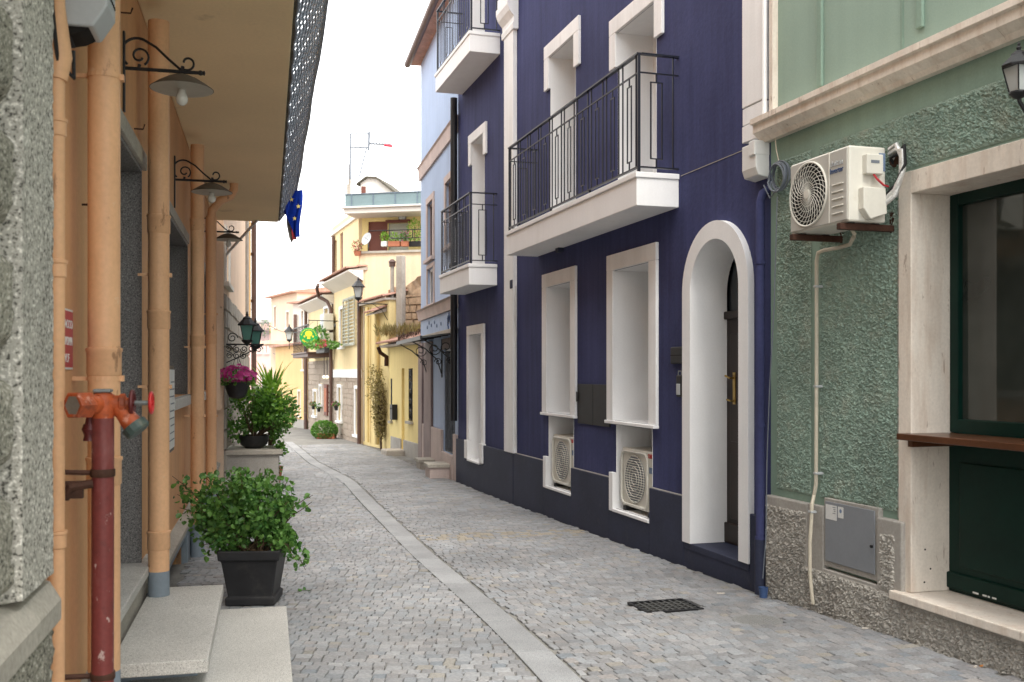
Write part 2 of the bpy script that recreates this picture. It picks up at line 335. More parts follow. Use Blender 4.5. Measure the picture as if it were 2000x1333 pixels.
M['stem'] = pmat('brown_stem', (.09, .06, .035), .85, .2, 20, .1, 60, .2, 60)
M['euflag'] = pmat('blue_flag_cloth', (.008, .035, .30), .8, .1, 4, .04, 90, .1, 160, .1)
M['flagred'] = pmat('red_flag_cloth', (.50, .05, .06), .8, .1, 4, .04, 90, .1, 160, .1)
M['flagwhite'] = pmat('white_flag_cloth', (.62, .58, .52), .8, .1, 4, .04, 90, .1, 160, .1)
M['star'] = pmat('yellow_star_cloth', (.75, .62, .2), .8, .05, 4, 0, 90, 0)
M['signgreen'] = pmat('green_sign_face', (.02, .30, .07), .4, .08, 4, .02, 90, 0)
M['signyellow'] = pmat('yellow_sign_lettering', (.75, .62, .05), .4, .05, 4, 0, 90, 0)
M['signdkblue'] = pmat('dark_blue_painted_ornament', (.05, .09, .20), .5, .1, 6, 0, 90, 0)
M['alu'] = pmat('aluminium', (.55, .56, .58), .4, .05, 5, 0, 90, 0, metal=.7)
M['redplas'] = pmat('red_antenna_plastic', (.55, .05, .08), .5, .05, 5, 0, 90, 0)
M['butt'] = pmat('litter', (.6, .55, .48), .8, .1, 20, 0, 90, 0)
M['buttor'] = pmat('orange_filter', (.6, .25, .08), .8, .1, 20, 0, 90, 0)
# street: bedding between the setts, the setts themselves, granite slabs of the gutter strip
M['bed'] = pmat('sand_joint_bed', (.19, .184, .17), .95, .2, 2.5, .2, 60, .5, 90, .1, stain=((.30, .29, .27), 1.1, .5, .75, .6))
def settmat():
    m, nt, p = base_mat('grey_sett_stone', .62, .3)
    at_ = nd(nt, 'ShaderNodeAttribute'); at_.attribute_name = 'tone'
    n1 = tex(nt, scale=75, detail=3, src='Object'); n2 = tex(nt, scale=.9, detail=5)
    tc = nd(nt, 'ShaderNodeNewGeometry'); n2.inputs['Scale'].default_value = .9; nt.links.new(tc.outputs['Position'], n2.inputs['Vector'])
    col = mix(nt, 1, at_.outputs['Color'], ramp(nt, n1.outputs[0], [(.3, g(.8)), (.7, g(1.2))]).outputs[0], 'MULTIPLY')
    col = mix(nt, 1, col, ramp(nt, n2.outputs[0], [(.3, (.78, .775, .77)), (.7, (1.2, 1.2, 1.2))]).outputs[0], 'MULTIPLY')
    nt.links.new(col, p.inputs['Base Color'])
    b = nd(nt, 'ShaderNodeBump'); b.inputs['Strength'].default_value = .5; b.inputs['Distance'].default_value = .004
    n3 = tex(nt, scale=38, detail=4); nt.links.new(n3.outputs[0], b.inputs['Height']); nt.links.new(b.outputs[0], p.inputs['Normal']); return m
M['sett'] = settmat()
M['mortar'] = pmat('lime_mortar', (.36, .31, .25), .95, .15, 3, .1, 30, .3, 40)
M['manhole'] = pmat('worn_cast_iron', (.20, .20, .195), .7, .2, 9, .1, 60, .2, 60)
M['slab'] = granite('grey_granite_slab', (.15, .15, .153), (.262, .266, .272), (.345, .348, .353), 150, .6, .12, .2, .07)
# ------------------------------------------------------------------ facades (U along the wall, N to the street)
FR = Fac((1.98, 7.733), (-.2931, .9561))                     # right-hand houses, U leads away
FL = Fac((-.784-.2423*15, 15.0), (.2423, -1.0))              # left-hand house, U leads towards the camera, u=0 at its far end
pA, pB, pC, pD, pE, pG, pH = [gpx(*p) for p in ((895, 940), (822, 900), (760, 880), (709, 868), (652, 852), (602, 838), (556, 831))]
pA = FR.P(FR.ux(895), 0, 0)
FB, FY, FV, FS, FT, FO = facpts(pA, pB), facpts(pB, pC), facpts(pC, pD), facpts(pD, pE), facpts(pE, pG), facpts(pG, pH)
l2a, l2b = Vector((-4.30, 15.06)), Vector((-6.16, 23.6))
F2 = facpts(l2b, l2a)                                        # second left house, U towards the camera
def poly_x(pts):
    def f(Y):
        if Y <= pts[0][1]: a, b = pts[0], pts[1]
        else:
            a, b = pts[-2], pts[-1]
            for p, q in zip(pts, pts[1:]):
                if Y <= q[1]: a, b = p, q; break
        return a[0]+(b[0]-a[0])*(Y-a[1])/(b[1]-a[1])
    return f
rightX = poly_x([(FR.P(-6, 0, 0).x, FR.P(-6, 0, 0).y), (pA.x, pA.y), (pB.x, pB.y), (pC.x, pC.y), (pD.x, pD.y), (pE.x, pE.y), (pG.x, pG.y), (pH.x, pH.y)])
leftX = poly_x([(-.784+.2423*5, -5), (-.784-.2423*15, 15), (-6.16, 23.6), (-9.9, 36)])
SC = [(1098, 1333), (1006, 1240), (914, 1160), (820, 1080), (738, 1000), (680, 940), (612, 904), (566, 866)]
sc = [gpx(*p) for p in SC]; sc = [sc[0]+(sc[0]-sc[1])*2.5]+sc
stripX = poly_x([(p.x, p.y) for p in sc]); SW = .105
def stripdx(Y): return (stripX(Y+.2)-stripX(Y-.2))/.4
# ground sheet
ys = [-40, -15, -5, 0, 2, 3, 4, 5.35, 6.5, 7.73, 9.06, 11, 14.3, 17, 20, 27, 40, 80, 200, 900]
m = MB(); xs = [-900, -60, -20, -10, -5, 0, 5, 12, 60, 900]
for y in ys:
    for x in xs: m.v.append((x, y, gz(y)-.004))
n = len(xs)
m.f = [(j*n+i, j*n+i+1, (j+1)*n+i+1, (j+1)*n+i) for j in range(len(ys)-1) for i in range(n-1)]
street = m.build('street', M['bed'], kind='structure')
# setts
def tone(Y=0, X=0, ochre=False):
    v = random.gauss(.236, .021); w = random.gauss(0, .006)
    if ochre: return (v*1.2, v*1.06, v*.84, 1)
    r = random.random()
    if r < .03: return (v*1.06, v*1.0, v*.90, 1)
    if r < .07: return (v*.80, v*.80, v*.82, 1)
    return (v+w-.002, v, v-w*.8+.006, 1)
def sett_geo(m, c, ax, ay, a, b, h, top):
    """one sett: chamfered block, uneven top"""
    j = lambda s: random.uniform(-s, s); i1 = .004; v = []
    cs = [(-a/2+j(.004), -b/2+j(.004)), (a/2+j(.004), -b/2+j(.004)), (a/2+j(.004), b/2+j(.004)), (-a/2+j(.004), b/2+j(.004))]
    tl = (j(.014), j(.02))
    for (p, q) in cs: v.append((c[0]+ax[0]*p+ay[0]*q, c[1]+ax[1]*p+ay[1]*q, c[2]-.02))
    for (p, q) in cs: v.append((c[0]+ax[0]*p+ay[0]*q, c[1]+ax[1]*p+ay[1]*q, c[2]+top-.004))
    for (p, q) in cs:
        k = 1-2*i1/max(a, b); p, q = p*k, q*k
        v.append((c[0]+ax[0]*p+ay[0]*q, c[1]+ax[1]*p+ay[1]*q, c[2]+top+p*tl[0]+q*tl[1]))
    f = [(8, 9, 10, 11)]
    for o in (0, 4):
        for k in range(4): f.append((o+k, o+(k+1) % 4, o+4+(k+1) % 4, o+4+k))
    m.add(v, f); return len(f)
spots = []
Y = 3.2; row = 0
while Y < 27:
    p = .084 if Y < 13 else .12
    X = leftX(Y)+.03+random.uniform(0, .08)
    while True:
        w = random.uniform(.062, .098)*(1 if Y < 13 else 1.4)
        xc = X+w/2; yy = Y+.035*math.sin(xc*2.6+.5)+random.uniform(-.004, .004)
        lim = stripX(yy)-(SW+.008)*math.hypot(1, stripdx(yy))
        if xc+w/2 > lim:
            w = lim-X
            if w > .028: spots.append((X+w/2, Y, 0, w-.006, p-.008))
            break
        spots.append((xc, yy, 0, w-.005, p-.006)); X += w
    Y += p; row += 1
s = -5.0
while s < 20.5:
    t = .03+random.uniform(0, .08); p = .084 if s < 6 else .12
    for _ in range(100):
        w = random.uniform(.062, .098)*(1 if s < 6 else 1.4); tc = t+w/2; ss = s+.07*math.sin(tc*2.1+1.0)+random.uniform(-.004, .004)
        P = FR.P(ss, tc, 0)
        lim = stripX(P.y)+(SW+.008)*math.hypot(1, stripdx(P.y))
        if P.x-w/2 < lim:
            Q = FR.P(s, t, 0); w = (Q.x-lim)*.98
            if .028 < w < .2 and Q.y > 2.5: Q = FR.P(s, t+w/2, 0); spots.append((Q.x, Q.y, 1, w-.006, p-.008))
            break
        if P.x < rightX(P.y)-.03 and P.y > 2.5: spots.append((P.x, P.y, 1, w-.005, p-.006))
        t += w
    s += p
def clear(P, x, y): return P[0] <= x <= P[1] and P[2] <= y <= P[3]
o0 = gpx(840, 1052); o1 = gpx(1140, 1040)
def is_ochre(x, y):
    t = (x-o0.x)/(o1.x-o0.x)
    return -.1 < t < 1.15 and abs(y-(o0.y+(o1.y-o0.y)*t)) < .26 and random.random() < .5
GRATE = gpx(1299, 1187); MANH = gpx(1480, 1215)
def on_iron(x, y): return (Vector((x, y))-GRATE.xy).length < .36 and abs((Vector((x, y))-GRATE.xy).dot(FR.N)) < .245 and abs((Vector((x, y))-GRATE.xy).dot(FR.U)) < .195 \
    or (Vector((x, y))-MANH.xy).length < .17
spots = [q for q in spots if not on_iron(q[0], q[1])]
def vis(q):
    x, y = q[0], q[1]
    px = CX+F*x/y; py = HY+F*(H-gz(y))/y
    if not (10 < px < 1990 and py < 1328): return False
    return not (y < 6.5 and x < .12-.2423*y)
near = sorted([i for i, q in enumerate(spots) if vis(q)], key=lambda i: spots[i][1])[:290]
ns = set(near)
variants = []
for k in range(24):
    mm = MB(); nf = sett_geo(mm, (0, 0, 0), (1, 0), (0, 1), .074, .076, .02, .009)
    me = mm.mesh('sett', M['sett'], recalc=False); a = me.attributes.new('tone', 'FLOAT_COLOR', 'FACE'); t = tone()
    for q in a.data: q.color = t
    variants.append(me)
big = MB(); tones = []
for i, (x, y, side, w, b) in enumerate(spots):
    ax, ay = ((1, 0), (0, 1)) if side == 0 else (tuple(-FR.N), tuple(FR.U))
    r = random.gauss(0, .035)
    ax2 = (ax[0]*math.cos(r)-ax[1]*math.sin(r), ax[0]*math.sin(r)+ax[1]*math.cos(r)); ay2 = (-ax2[1], ax2[0])
    if i in ns:
        fl = random.choice((0, math.pi))
        put(random.choice(variants), 'sett', street, (x, y, gz(y)+random.uniform(-.003, .002)), (0, 0, math.atan2(ax2[1], ax2[0])+fl), (w/.074, b/.076, 1))
    else:
        nf = sett_geo(big, (x, y, gz(y)), ax2, ay2, w, b, .02, .009+random.uniform(-.0022, .0022))
        t = tone(y, x, is_ochre(x, y)); tones += [t]*nf
me = big.mesh('sett_field', M['sett'], recalc=False); a = me.attributes.new('tone', 'FLOAT_COLOR', 'FACE')
a.data.foreach_set('color', [c for t in tones for c in t])
put(me, 'sett_field', street)['kind'] = 'stuff'
# gutter strip of granite slabs
Y = 3.0
while Y < 28:
    L = random.uniform(.45, .95); d = stripdx(Y+L/2); k = math.hypot(1, d); dY = L/k; y0, y1 = Y+.008, Y+dY-.008
    m = MB(); v = []
    for yy in (y0, y1):
        x = stripX(yy); hw = SW*k
        for sx, dz in ((-1, 0), (1, 0)): v.append((x+sx*hw, yy, gz(yy)+.009+random.uniform(-.001, .001)))
    b = [(p[0], p[1], p[2]-.05) for p in v]
    m.add(v+b, [(0, 1, 3, 2), (0, 4, 5, 1), (1, 5, 7, 3), (3, 7, 6, 2), (2, 6, 4, 0)])
    m.build('paving_slab', M['slab'], street, bev=.004); Y += dY
M['grate'] = pmat('worn_grate_iron', (.06, .06, .058), .6, .2, 9, .1, 60, .2, 60)
# cast-iron drain grate, manhole cover
t = thing('drain_grate', 'rectangular black cast iron drain grate set in the cobbles', 'drain grate', (GRATE.x, GRATE.y, gz(GRATE.y)+.004), FR.rot)
hw, hh = .20, .15
MB().box(-hh-.02, hh+.02, -hw-.02, -hw, 0, .014).box(-hh-.02, hh+.02, hw, hw+.02, 0, .014).box(-hh-.02, -hh, -hw, hw, 0, .014).box(hh, hh+.02, -hw, hw, 0, .014).build('frame', M['iron'], t)
MB().box(-hh, hh, -hw, hw, -.003, .001).build('pit', M['dark'], t)
for i in range(1, 8):
    q = -hw+2*hw*i/8; MB().box(-hh, hh, q-.008, q+.008, .003, .012).build('bar', M['grate'], t)
for i in range(1, 5):
    q = -hh+2*hh*i/5; MB().box(q-.007, q+.007, -hw, hw, .003, .0105).build('cross_bar', M['grate'], t)
t = thing('manhole_cover', 'small round grey studded manhole cover in the cobbles near the green house', 'manhole cover', (MANH.x, MANH.y, gz(MANH.y)+.002), FR.rot)
MB().lathe([(.165, 0), (.165, .010), (.0, .010)], 28).build('cover', M['manhole'], t)
mm = MB().lathe([(.012, 0), (.010, .005), (0, .005)], 6).mesh('stud', M['manhole'])
for a in range(-5, 6):
    for b in range(-5, 6):
        x, y = a*.028+(b % 2)*.014, b*.026
        if math.hypot(x, y) < .145: put(mm, 'stud', t, (x, y, .009))
# litter
for k, (px, py, mt, L) in enumerate(((1408, 1163, 'butt', .06), (1690, 1232, 'butt', .05), (1712, 1227, 'buttor', .03), (1918, 1306, 'buttor', .035), (1905, 1308, 'butt', .03))):
    p = gpx(px, py); o = MB().box(-L/2, L/2, -.004, .004, 0, .007).build('litter_scrap', M[mt], None, (p.x, p.y, p.z+.012), (0, 0, .2*k))
    tag(o, 'tiny scrap of litter lying on the cobbles along the green house', 'litter', 'litter scraps on the street')
# ------------------------------------------------------------------ green house
def rough(u0, u1, z0, z1, d, amp, res, holes=(), sc=95, bot=None):
    m = MB(); nu, nv = max(2, int((u1-u0)/res)), max(2, int((z1-z0)/res))
    def fn(a, b):
        u, z = u0+(u1-u0)*a, z0+(z1-z0)*b; e = min(u-u0, u1-u, z-z0, z1-z); k = min(1, e/.02)
        q = Vector((u*sc, 3.1, z*sc)); h = random.gauss(0, .38)+noise.noise(q*.35)*.5+.25*noise.noise(Vector((u*2.2, 1, z*2.2)))
        return (u+random.uniform(-.0028, .0028)*k, d+k*amp*(.45+max(-.5, h)), z+random.uniform(-.0028, .0028)*k)
    return m.grid(nu, nv, fn, lambda a, b: any(h[0] < u0+(u1-u0)*a < h[1] and h[2] < z0+(z1-z0)*b < h[3] for h in holes))
gh = fthing('green_house', 'green house with roughcast front and a travertine framed shop opening', 'house', FR)
gu0 = -9.0; dU1 = FR.ux(1772); dO1 = FR.ux(1785); dO0 = dO1-1.42; dU0 = dO0-.06
zl0, zl1 = 2.80, 2.94; zs = .36
wallmesh(gu0, -.004, -.6, 3.50, [(dO0-.06, dO1+.06, zs-.03, zl1-.003)], .42, 5).build('wall', M['greensm'], gh)
wallmesh(gu0, -.02, 3.5, 8.5, [], .3, 5, d=-.02).build('upper_wall', M['greenlt'], gh)
for x in (1600, 1795):
    u = FR.ux(x, 0); z0 = 3.72 if x == 1600 else FR.zy(1795, 55)
    MB().box(u-.028, u+.028, -.02, .004, z0, 8.4).build('vertical_band', M['greensm'], gh, bev=.006)
gx = FR.ux(1757); MB().box(gx-.012, gx+.012, -.02, -.014, 3.72, 8.4).build('groove', M['greensm'], gh)
MB().box(-.075, -.022, -.02, .03, 3.70, 8.4).build('edge_strip', M['trav'], gh, bev=.004)
# cornice: stepped moulding
prof = [(-.05, 3.47), (.05, 3.47), (.07, 3.50), (.12, 3.54), (.12, 3.60), (.145, 3.605), (.145, 3.645), (.02, 3.68), (-.05, 3.68)]
for k, (a, b) in enumerate(((gu0, -2.43), (-2.427, -1.25), (-1.247, .06))): MB().prism(prof, 'x', a, b).build('cornice', M['trav'], gh)
z_r1 = 3.34
ba, bb = FR.ux(1602), FR.ux(1586)
rough(bb, FR.ux(1518), .83, 3.30, .004, .013, .0078).build('roughcast_panel', M['greenro'], gh)
rough(dU1+.045, ba, .83, 3.30, .004, .013, .0078).build('roughcast_panel', M['greenro'], gh)
rough(dU0-.3, dU1+.045, zl1+.02, 3.30, .004, .013, .0078).build('roughcast_panel', M['greenro'], gh)
rough(gu0+5, dU0-.04, .83, 3.30, .004, .015, .02).build('roughcast_panel', M['greenro'], gh)
# plinth with smooth border, roughcast below
mu0, mu1 = FR.ux(1712, .05), FR.ux(1606, .05); mz0, mz1 = .40, .82
MB().box(bb-.01, -.003, -.05, .05, -.6, .775).build('plinth', M['greysm'], gh, bev=.01)
MB().box(mu1, bb-.012, -.05, .045, -.6, .775).build('plinth', M['greysm'], gh, bev=.006)
MB().box(mu0, mu1, -.05, .047, -.6, .35).build('plinth', M['greysm'], gh, bev=.006)
MB().box(dU1-.01, mu0, -.05, .05, -.6, .785).build('plinth', M['greysm'], gh, bev=.01)
MB().box(gu0, dU1-.012, -.05, .05, -.6, .30).build('plinth', M['greysm'], gh, bev=.01)
rough(FR.ux(1575, .05), -.02, -.5, .715, .048, .017, .0090, sc=70).build('plinth_roughcast', M['greyro'], gh)
rough(dU1-.0, bb+.015, -.5, .33, .047, .017, .0090, sc=70).build('plinth_roughcast', M['greyro'], gh)
rough(dU1+.05, mu0-.025, .33, .70, .047, .017, .0090, sc=70).build('plinth_roughcast', M['greyro'], gh)
rough(gu0+5, dU1, -.5, .29, .047, .017, .0095, sc=70).build('plinth_roughcast', M['greyro'], gh)
# travertine frame
MB().box(dO1+.0, dU1+.055, -.30, .022, zs, zl1).build('door_jamb', M['trav'], gh, bev=.004)
MB().box(dO0-.07, dO0, -.30, .022, zs, zl1).build('door_jamb', M['trav'], gh, bev=.004)
MB().box(dO0+.002, dO1-.002, -.30, .024, zl0, zl1-.002).build('lintel', M['trav'], gh, bev=.004)
MB().box(dU1+.056, dU1+.075, -.05, .012, .80, zl1+.02).build('frame_border', M['greysm'], gh)
for z, dx in ((.62, .08), (.50, .12), (.42, .075)): MB().lathe([(.006, 0), (.0055, .003), (0, .003)], 8, (dO1-.001, -dx, z), Matrix.Rotation(R(90), 3, 'Y')@Matrix.Rotation(R(180), 3, 'X')).build('drill_hole', M['dark'], gh)
MB().box(dO0-.1, dU1+.06, -.30, .09, zs-.055, zs-.002).build('sill', M['trav'], gh, bev=.006)
# shop door behind the shelf
dd = MB().box(dO0, dO1, -.36, -.26, zs, 1.30).build('lower_door', M['doorgreen'], gh)
for a, b in ((dO0+.05, dO0+.62), (dO0+.72, dO1-.10)):
    MB().box(a, b, -.262, -.248, zs+.16, 1.16).build('door_panel', M['doorgreen'], dd, bev=.012)
MB().box(dO0, dO1, -.262, -.236, zs+.02, zs+.12).build('kick_rail', M['doorgreen'], dd, bev=.01)
for k, (x, w) in enumerate(((.23, .045), (.31, .03), (.35, .015), (.385, .03))):
    MB().box(dO1-x-w, dO1-x, -.236, -.232, zs+.03, zs+.04).build('chipped_paint', M['paper'], dd)
wf = MB()
wf.box(dO1-.07, dO1, -.34, -.262, 1.34, zl0).box(dO0, dO0+.07, -.34, -.262, 1.34, zl0).box(dO0+.07, dO1-.07, -.34, -.262, 1.34, 1.42).box(dO0+.07, dO1-.07, -.34, -.262, zl0-.07, zl0)
wf = wf.build('shop_window', M['doorgreen'], gh, bev=.006)
MB().box(dO0+.07, dO1-.07, -.31, -.30, 1.42, zl0-.07).build('pane', M['glassg'], wf)
MB().box(dO0-.02, dO1+.035, -.25, .10, 1.295, 1.335).build('counter_shelf', M['shelf'], gh, bev=.004)
MB().box(dO1-.06, dO1-.02, -.24, .06, 1.255, 1.294).build('shelf_bracket', M['shelf'], gh)
# meter cabinet
uc = (mu0+mu1)/2; t = fthing('meter_cabinet', 'grey metal utility cabinet door with two stickers in the grey plinth', 'utility cabinet', FR, uc, .0, mz0)
w = (mu1-mu0)/2
MB().box(-w, w, -.04, .035, -.03, mz1-mz0+.02).build('frame', M['greysm'], t, bev=.004)
dr = MB().box(-w+.03, w-.025, .036, .045, .01, mz1-mz0).build('door', M['greymetal'], t, bev=.003)
MB().box(w-.16, w-.035, .0455, .0465, .30, .40).build('sticker', M['paper'], dr)
s2 = MB().box(w-.235, w-.175, .0455, .0465, .325, .40).build('sticker', M['paper'], dr)
MB().lathe([(.014, 0), (.012, .001), (0, .001)], 8, (w-.205, .0468, .372), Matrix.Rotation(R(-90), 3, 'X')).build('blue_mark', M['bluelabel'], dr)
for q in (.385, .372, .36, .345): MB().box(w-.15, w-.11-.02*(q % .02)*50, .0468, .0472, q, q+.004).build('print_line', M['cable'], dr)
MB().lathe([(.010, 0), (.010, .012), (0, .013)], 10, (-w+.05, .046, .19), Matrix.Rotation(R(-90), 3, 'X')).build('lock', M['iron'], dr, smooth=True)
# condensate pipe
def fp(x, y, d=.05): u, z = FR.uz(x, y, d); return (u, d, z)
pts = [fp(1668, 462, .20), fp(1660, 478, .16), fp(1640, 484, .06), fp(1610, 489), fp(1598, 494), fp(1595, 510), fp(1595, 700), fp(1594, 945), fp(1590, 968), fp(1586, 985, .09), fp(1585, 1010, .09), fp(1582, 1060, .09), fp(1582, 1120, .09), fp(1586, 1165, .09), fp(1588, 1180, .08)]
t = fthing('condensate_pipe', 'thin beige drain pipe running down the green wall from the air conditioner', 'pipe', FR)
MB().tube(pts, .013, 10).build('tube', M['beigecable'], t, smooth=True)
for y, d in ((560, .05), (755, .05), (925, .05), (1000, .09)):
    u, z = FR.uz(1595 if y < 950 else 1585, y, d); MB().box(u-.02, u+.02, d-.045 if d < .06 else d-.03, d+.016, z-.008, z+.008).build('pipe_clip', M['greyplas'], t, bev=.003)
# wall lantern at the frame's right edge
def lantern(t, sc, mglass, up=False):
    """four-sided street lantern, tapering down, hanging under a roof with a finial; origin at the roof underside"""
    a, b, h = .085*sc, .05*sc, .20*sc
    for k in range(4):
        an = R(45+90*k); an2 = R(135+90*k)
        p = lambda r, ang, z: (r*1.414*math.cos(ang), r*1.414*math.sin(ang), z)
        MB().quad(p(a*.94, an, -.004), p(a*.94, an2, -.004), p(b*.94, an2, -h), p(b*.94, an, -h)).build('glass_pane', mglass, t)
        MB().tube([p(a, an, 0), p(b, an, -h)], .006*sc, 6).build('corner_bar', M['iron'], t)
    MB().lathe([(b*1.5, -h-.004), (b*1.5, -h-.02*sc), (b*.9, -h-.05*sc), (.015*sc, -h-.065*sc), (.01*sc, -h-.09*sc), (0, -h-.09*sc)], 4 if False else 12).build('base', M['iron'], t, smooth=True)
    rf = MB().lathe([(a*1.55, -.006), (a*1.6, .008*sc), (a*1.15, .05*sc), (a*.75, .085*sc), (a*.7, .10*sc), (a*.35, .125*sc), (a*.15, .13*sc)], 8)
    rf = rf.build('roof', M['iron'], t, rot=(0, 0, R(22.5)))
    MB().lathe([(.012*sc, .12*sc), (.022*sc, .15*sc), (.010*sc, .165*sc), (.014*sc, .18*sc), (0, .20*sc)], 10).build('finial', M['iron'], t, smooth=True)
    MB().lathe([(.018*sc, -h), (.018*sc, -h+.05*sc), (.03*sc, -h+.09*sc), (.028*sc, -h+.14*sc), (0, -h+.16*sc)], 10).build('bulb', M['bulb'], t, smooth=True)
lu, ld = FR.uY(4.85), .26; lp = FR.P(lu, ld, 0); lz = H+(HY-132)/F*lp.y
lu, lz = FR.uz(1990, 130, ld); t = fthing('wall_lantern', 'black four sided wall lantern mounted above the travertine shop opening', 'lantern', FR, lu, ld, lz)
lantern(t, .62, M['milk'])
MB().tube([(0, 0, -.17), (0, -.06, -.25), (0, -.16, -.24), (0, -.235, -.18)], .010, 8).build('bracket', M['iron'], t, smooth=True)
MB().box(-.03, .03, -.262, -.235, -.26, -.10).build('wall_plate', M['iron'], t, bev=.006)
# ------------------------------------------------------------------ air conditioner on the green wall
AD = .37
a0, a1 = FR.ux(1657, AD), FR.ux(1543, AD); zt = FR.zy(1657, 283, AD); zb = FR.zy(1657, 432, AD); aw = a1-a0; ah = zt-zb
t = fthing('air_conditioner', 'ivory outdoor air conditioner unit on rusty brackets on the green wall', 'air conditioner', FR, a0, 0, zb)
MB().box(0, aw, .10, AD-.004, 0, ah).build('casing', M['acwhite'], t, bev=.012)
MB().box(.012, aw-.012, AD-.0035, AD+.003, .012, ah-.012).build('front_panel', M['acgrey'], t, bev=.006)
fr = min(ah*.44, aw*.34); fx, fz = aw*.655, ah*.5; RX = Matrix.Rotation(R(-90), 3, 'X')
MB().lathe([(fr, 0), (fr, .005), (0, .005)], 40, (fx, AD, fz), RX).build('fan_opening', M['dark'], t)
fan = MB()
for k in range(30):
    pts = []
    for i in range(9):
        q = i/8; r = fr*(.17+.83*q); an = R(k*12+q*48); pts.append((fx+r*math.cos(an), AD+.016-.006*q, fz+r*math.sin(an)))
    fan.tube(pts, .0022, 5)
for r in (.17, .38, .55, .72, .87): fan.tube(arc((fx, fz), fr*r, 0, 352.8, 48, 'xz', AD+.012), .0016, 5, closed=True)
fan.tube(arc((fx, fz), fr, 0, 353, 52, 'xz', AD+.008), .007, 6, closed=True).lathe([(fr*.16, 0), (fr*.15, .014), (0, .016)], 20, (fx, AD+.006, fz), RX)
fan.build('fan_grille', M['acwhite'], t, smooth=True)
MB().box(aw*.295, aw*.305, AD+.003, AD+.007, .012, ah-.012).build('panel_seam', M['acwhite'], t)
for k in range(5): MB().box(aw*.07, aw*.25, AD+.003, AD+.010, .06+.045*k, .068+.045*k).build('louvre', M['acwhite'], t, bev=.002)
text('lettering', 'daitsu', .05, M['greyplas'], t, (aw*.285, AD+.005, ah-.105), width=aw*.2)
text('lettering', 'Inverter', .05, M['signdkblue'], t, (aw*.285, AD+.005, ah-.15), width=aw*.21)
MB().box(-.045, .001, .15, .27, ah*.62, ah*.88).build('terminal_cover', M['acwhite'], t, bev=.006)
MB().box(-.047, -.044, .18, .24, ah*.76, ah*.80).build('handle_recess', M['cable'], t)
MB().prism([(.13, ah*.10), (.25, ah*.02), (.30, ah*.16), (.30, ah*.44), (.14, ah*.44)], 'x', -.055, .001).build('valve_cover', M['acwhite'], t, bev=.006)
MB().box(-.0025, .001, .105, .15, ah*.68, ah*.92).build('rating_label', M['bluelabel'], t)
MB().tube([(-.03, .21, ah*.62), (-.05, .20, ah*.55), (-.06, .16, ah*.47), (-.05, .12, ah*.46)], .007, 8).build('power_cable', M['redwire'], t, smooth=True)
for k, (r, mt) in enumerate(((.017, 'foil'), (.017, 'foil'), (.010, 'black'))):
    o = .03*k; pts = [(-.03, .14-o*.3, ah*.22+o), (-.09, .10, ah*.34+o), (-.11-o*.6, .07, ah*.6+o), (-.10-o*.4, .06, ah*.85+o), (-.05, .06, ah*1.02-o), (.02, .05, ah*1.0-o), (.03, .0, ah*.9-o), (.02, -.03, ah*.86-o)]
    MB().tube(pts, r, 8).build('refrigerant_hose' if k < 2 else 'signal_cable', M[mt], t, smooth=True)
MB().lathe([(.055, 0), (.045, .02), (.02, .022)], 10, (.02, .005, ah*.86), RX).build('wall_hole', M['rust'], t)
for x in (.06, aw-.06):
    b = MB().box(x-.02, x+.02, -.0, .40, -.045, -.005).box(x-.02, x+.02, .0, .012, -.05, .08)
    b.build('bracket', M['rust'], t, bev=.003)
for x in (.06, aw-.06):
    for y in (.14, .32): MB().box(x-.025, x+.025, y-.02, y+.02, -.006, .001).build('rubber_foot', M['black'], t)
MB().tube([(.12, .26, 0), (.12, .26, -.03), (.13, .23, -.06)], .012, 8).build('drain_spigot', M['beigecable'], t, smooth=True)
# ------------------------------------------------------------------ blue house
bh = fthing('blue_house', 'dark blue house with white framed openings and iron railed balconies', 'house', FR)
bu1 = FR.ux(895)-.003
D0, D1 = FR.ux(1473), FR.ux(1343); fwd = .15; dz0 = .20; da, db = D0+fwd, D1-fwd; dr_ = (db-da)/2; dc = (da+db)/2; ztop = FR.zy(1405, 432); zc = ztop-(D1-D0)/2
def win(xr, xl, yt, yb, j=.17, head=.17):
    a, b = FR.ux(xr), FR.ux(xl); z1 = FR.zy(xr, yt); z0 = FR.zy(xr, yb); return a, b, z0, z1
WA, WB = win(1287, 1190, 473, 831), win(1128, 1063, 519, 812)
WC = win(948, 915, 632, 908)
WE, WF = win(1135, 1067, 30, 125), win(1298, 1195, -45, 65)
WG = win(952, 918, 237, 300)
def nich(W, xr, xl, yb): a, b = FR.ux(xr), FR.ux(xl); return a, b, FR.zy(xr, yb), W[2]-.045
NA, NB = nich(WA, 1275, 1204, 1016), nich(WB, 1121, 1072, 964)
DEP = .46; j = .17
arch_op = (da, db, -.6, zc+dr_)
ops = [(W_[0]+j, W_[1]-j, W_[2], W_[3]-j, DEP) for W_ in (WA, WB)]
cz = WC[2]+.02; ops.append((WC[0]+.15, WC[1]-.15, cz, WC[3]-.15, .35))
BZ, BZ2, BZ3 = FR.zy(1328, 340), FR.zy(970, 517), FR.zy(977, 66)
ops += [(WE[0]+j, WE[1]-j, BZ+.0, WE[3]-j, DEP), (WF[0]+j, WF[1]-j, BZ, WF[3]-j, DEP), (WG[0]+.15, WG[1]-.15, BZ2, WG[3]-.15, .35)]
wg3 = (WG[0]+.15, WG[1]-.15, BZ3, BZ3+2.4, .35); ops.append(wg3)
ops += [(*NA, .42), (*NB, .42)]
BT = 9.2
wm = wallmesh(.0, bu1, -.6, BT, ops+[arch_op], DEP, 5, arch=arch_op)
n = 20                                                       # spandrels of the arched doorway
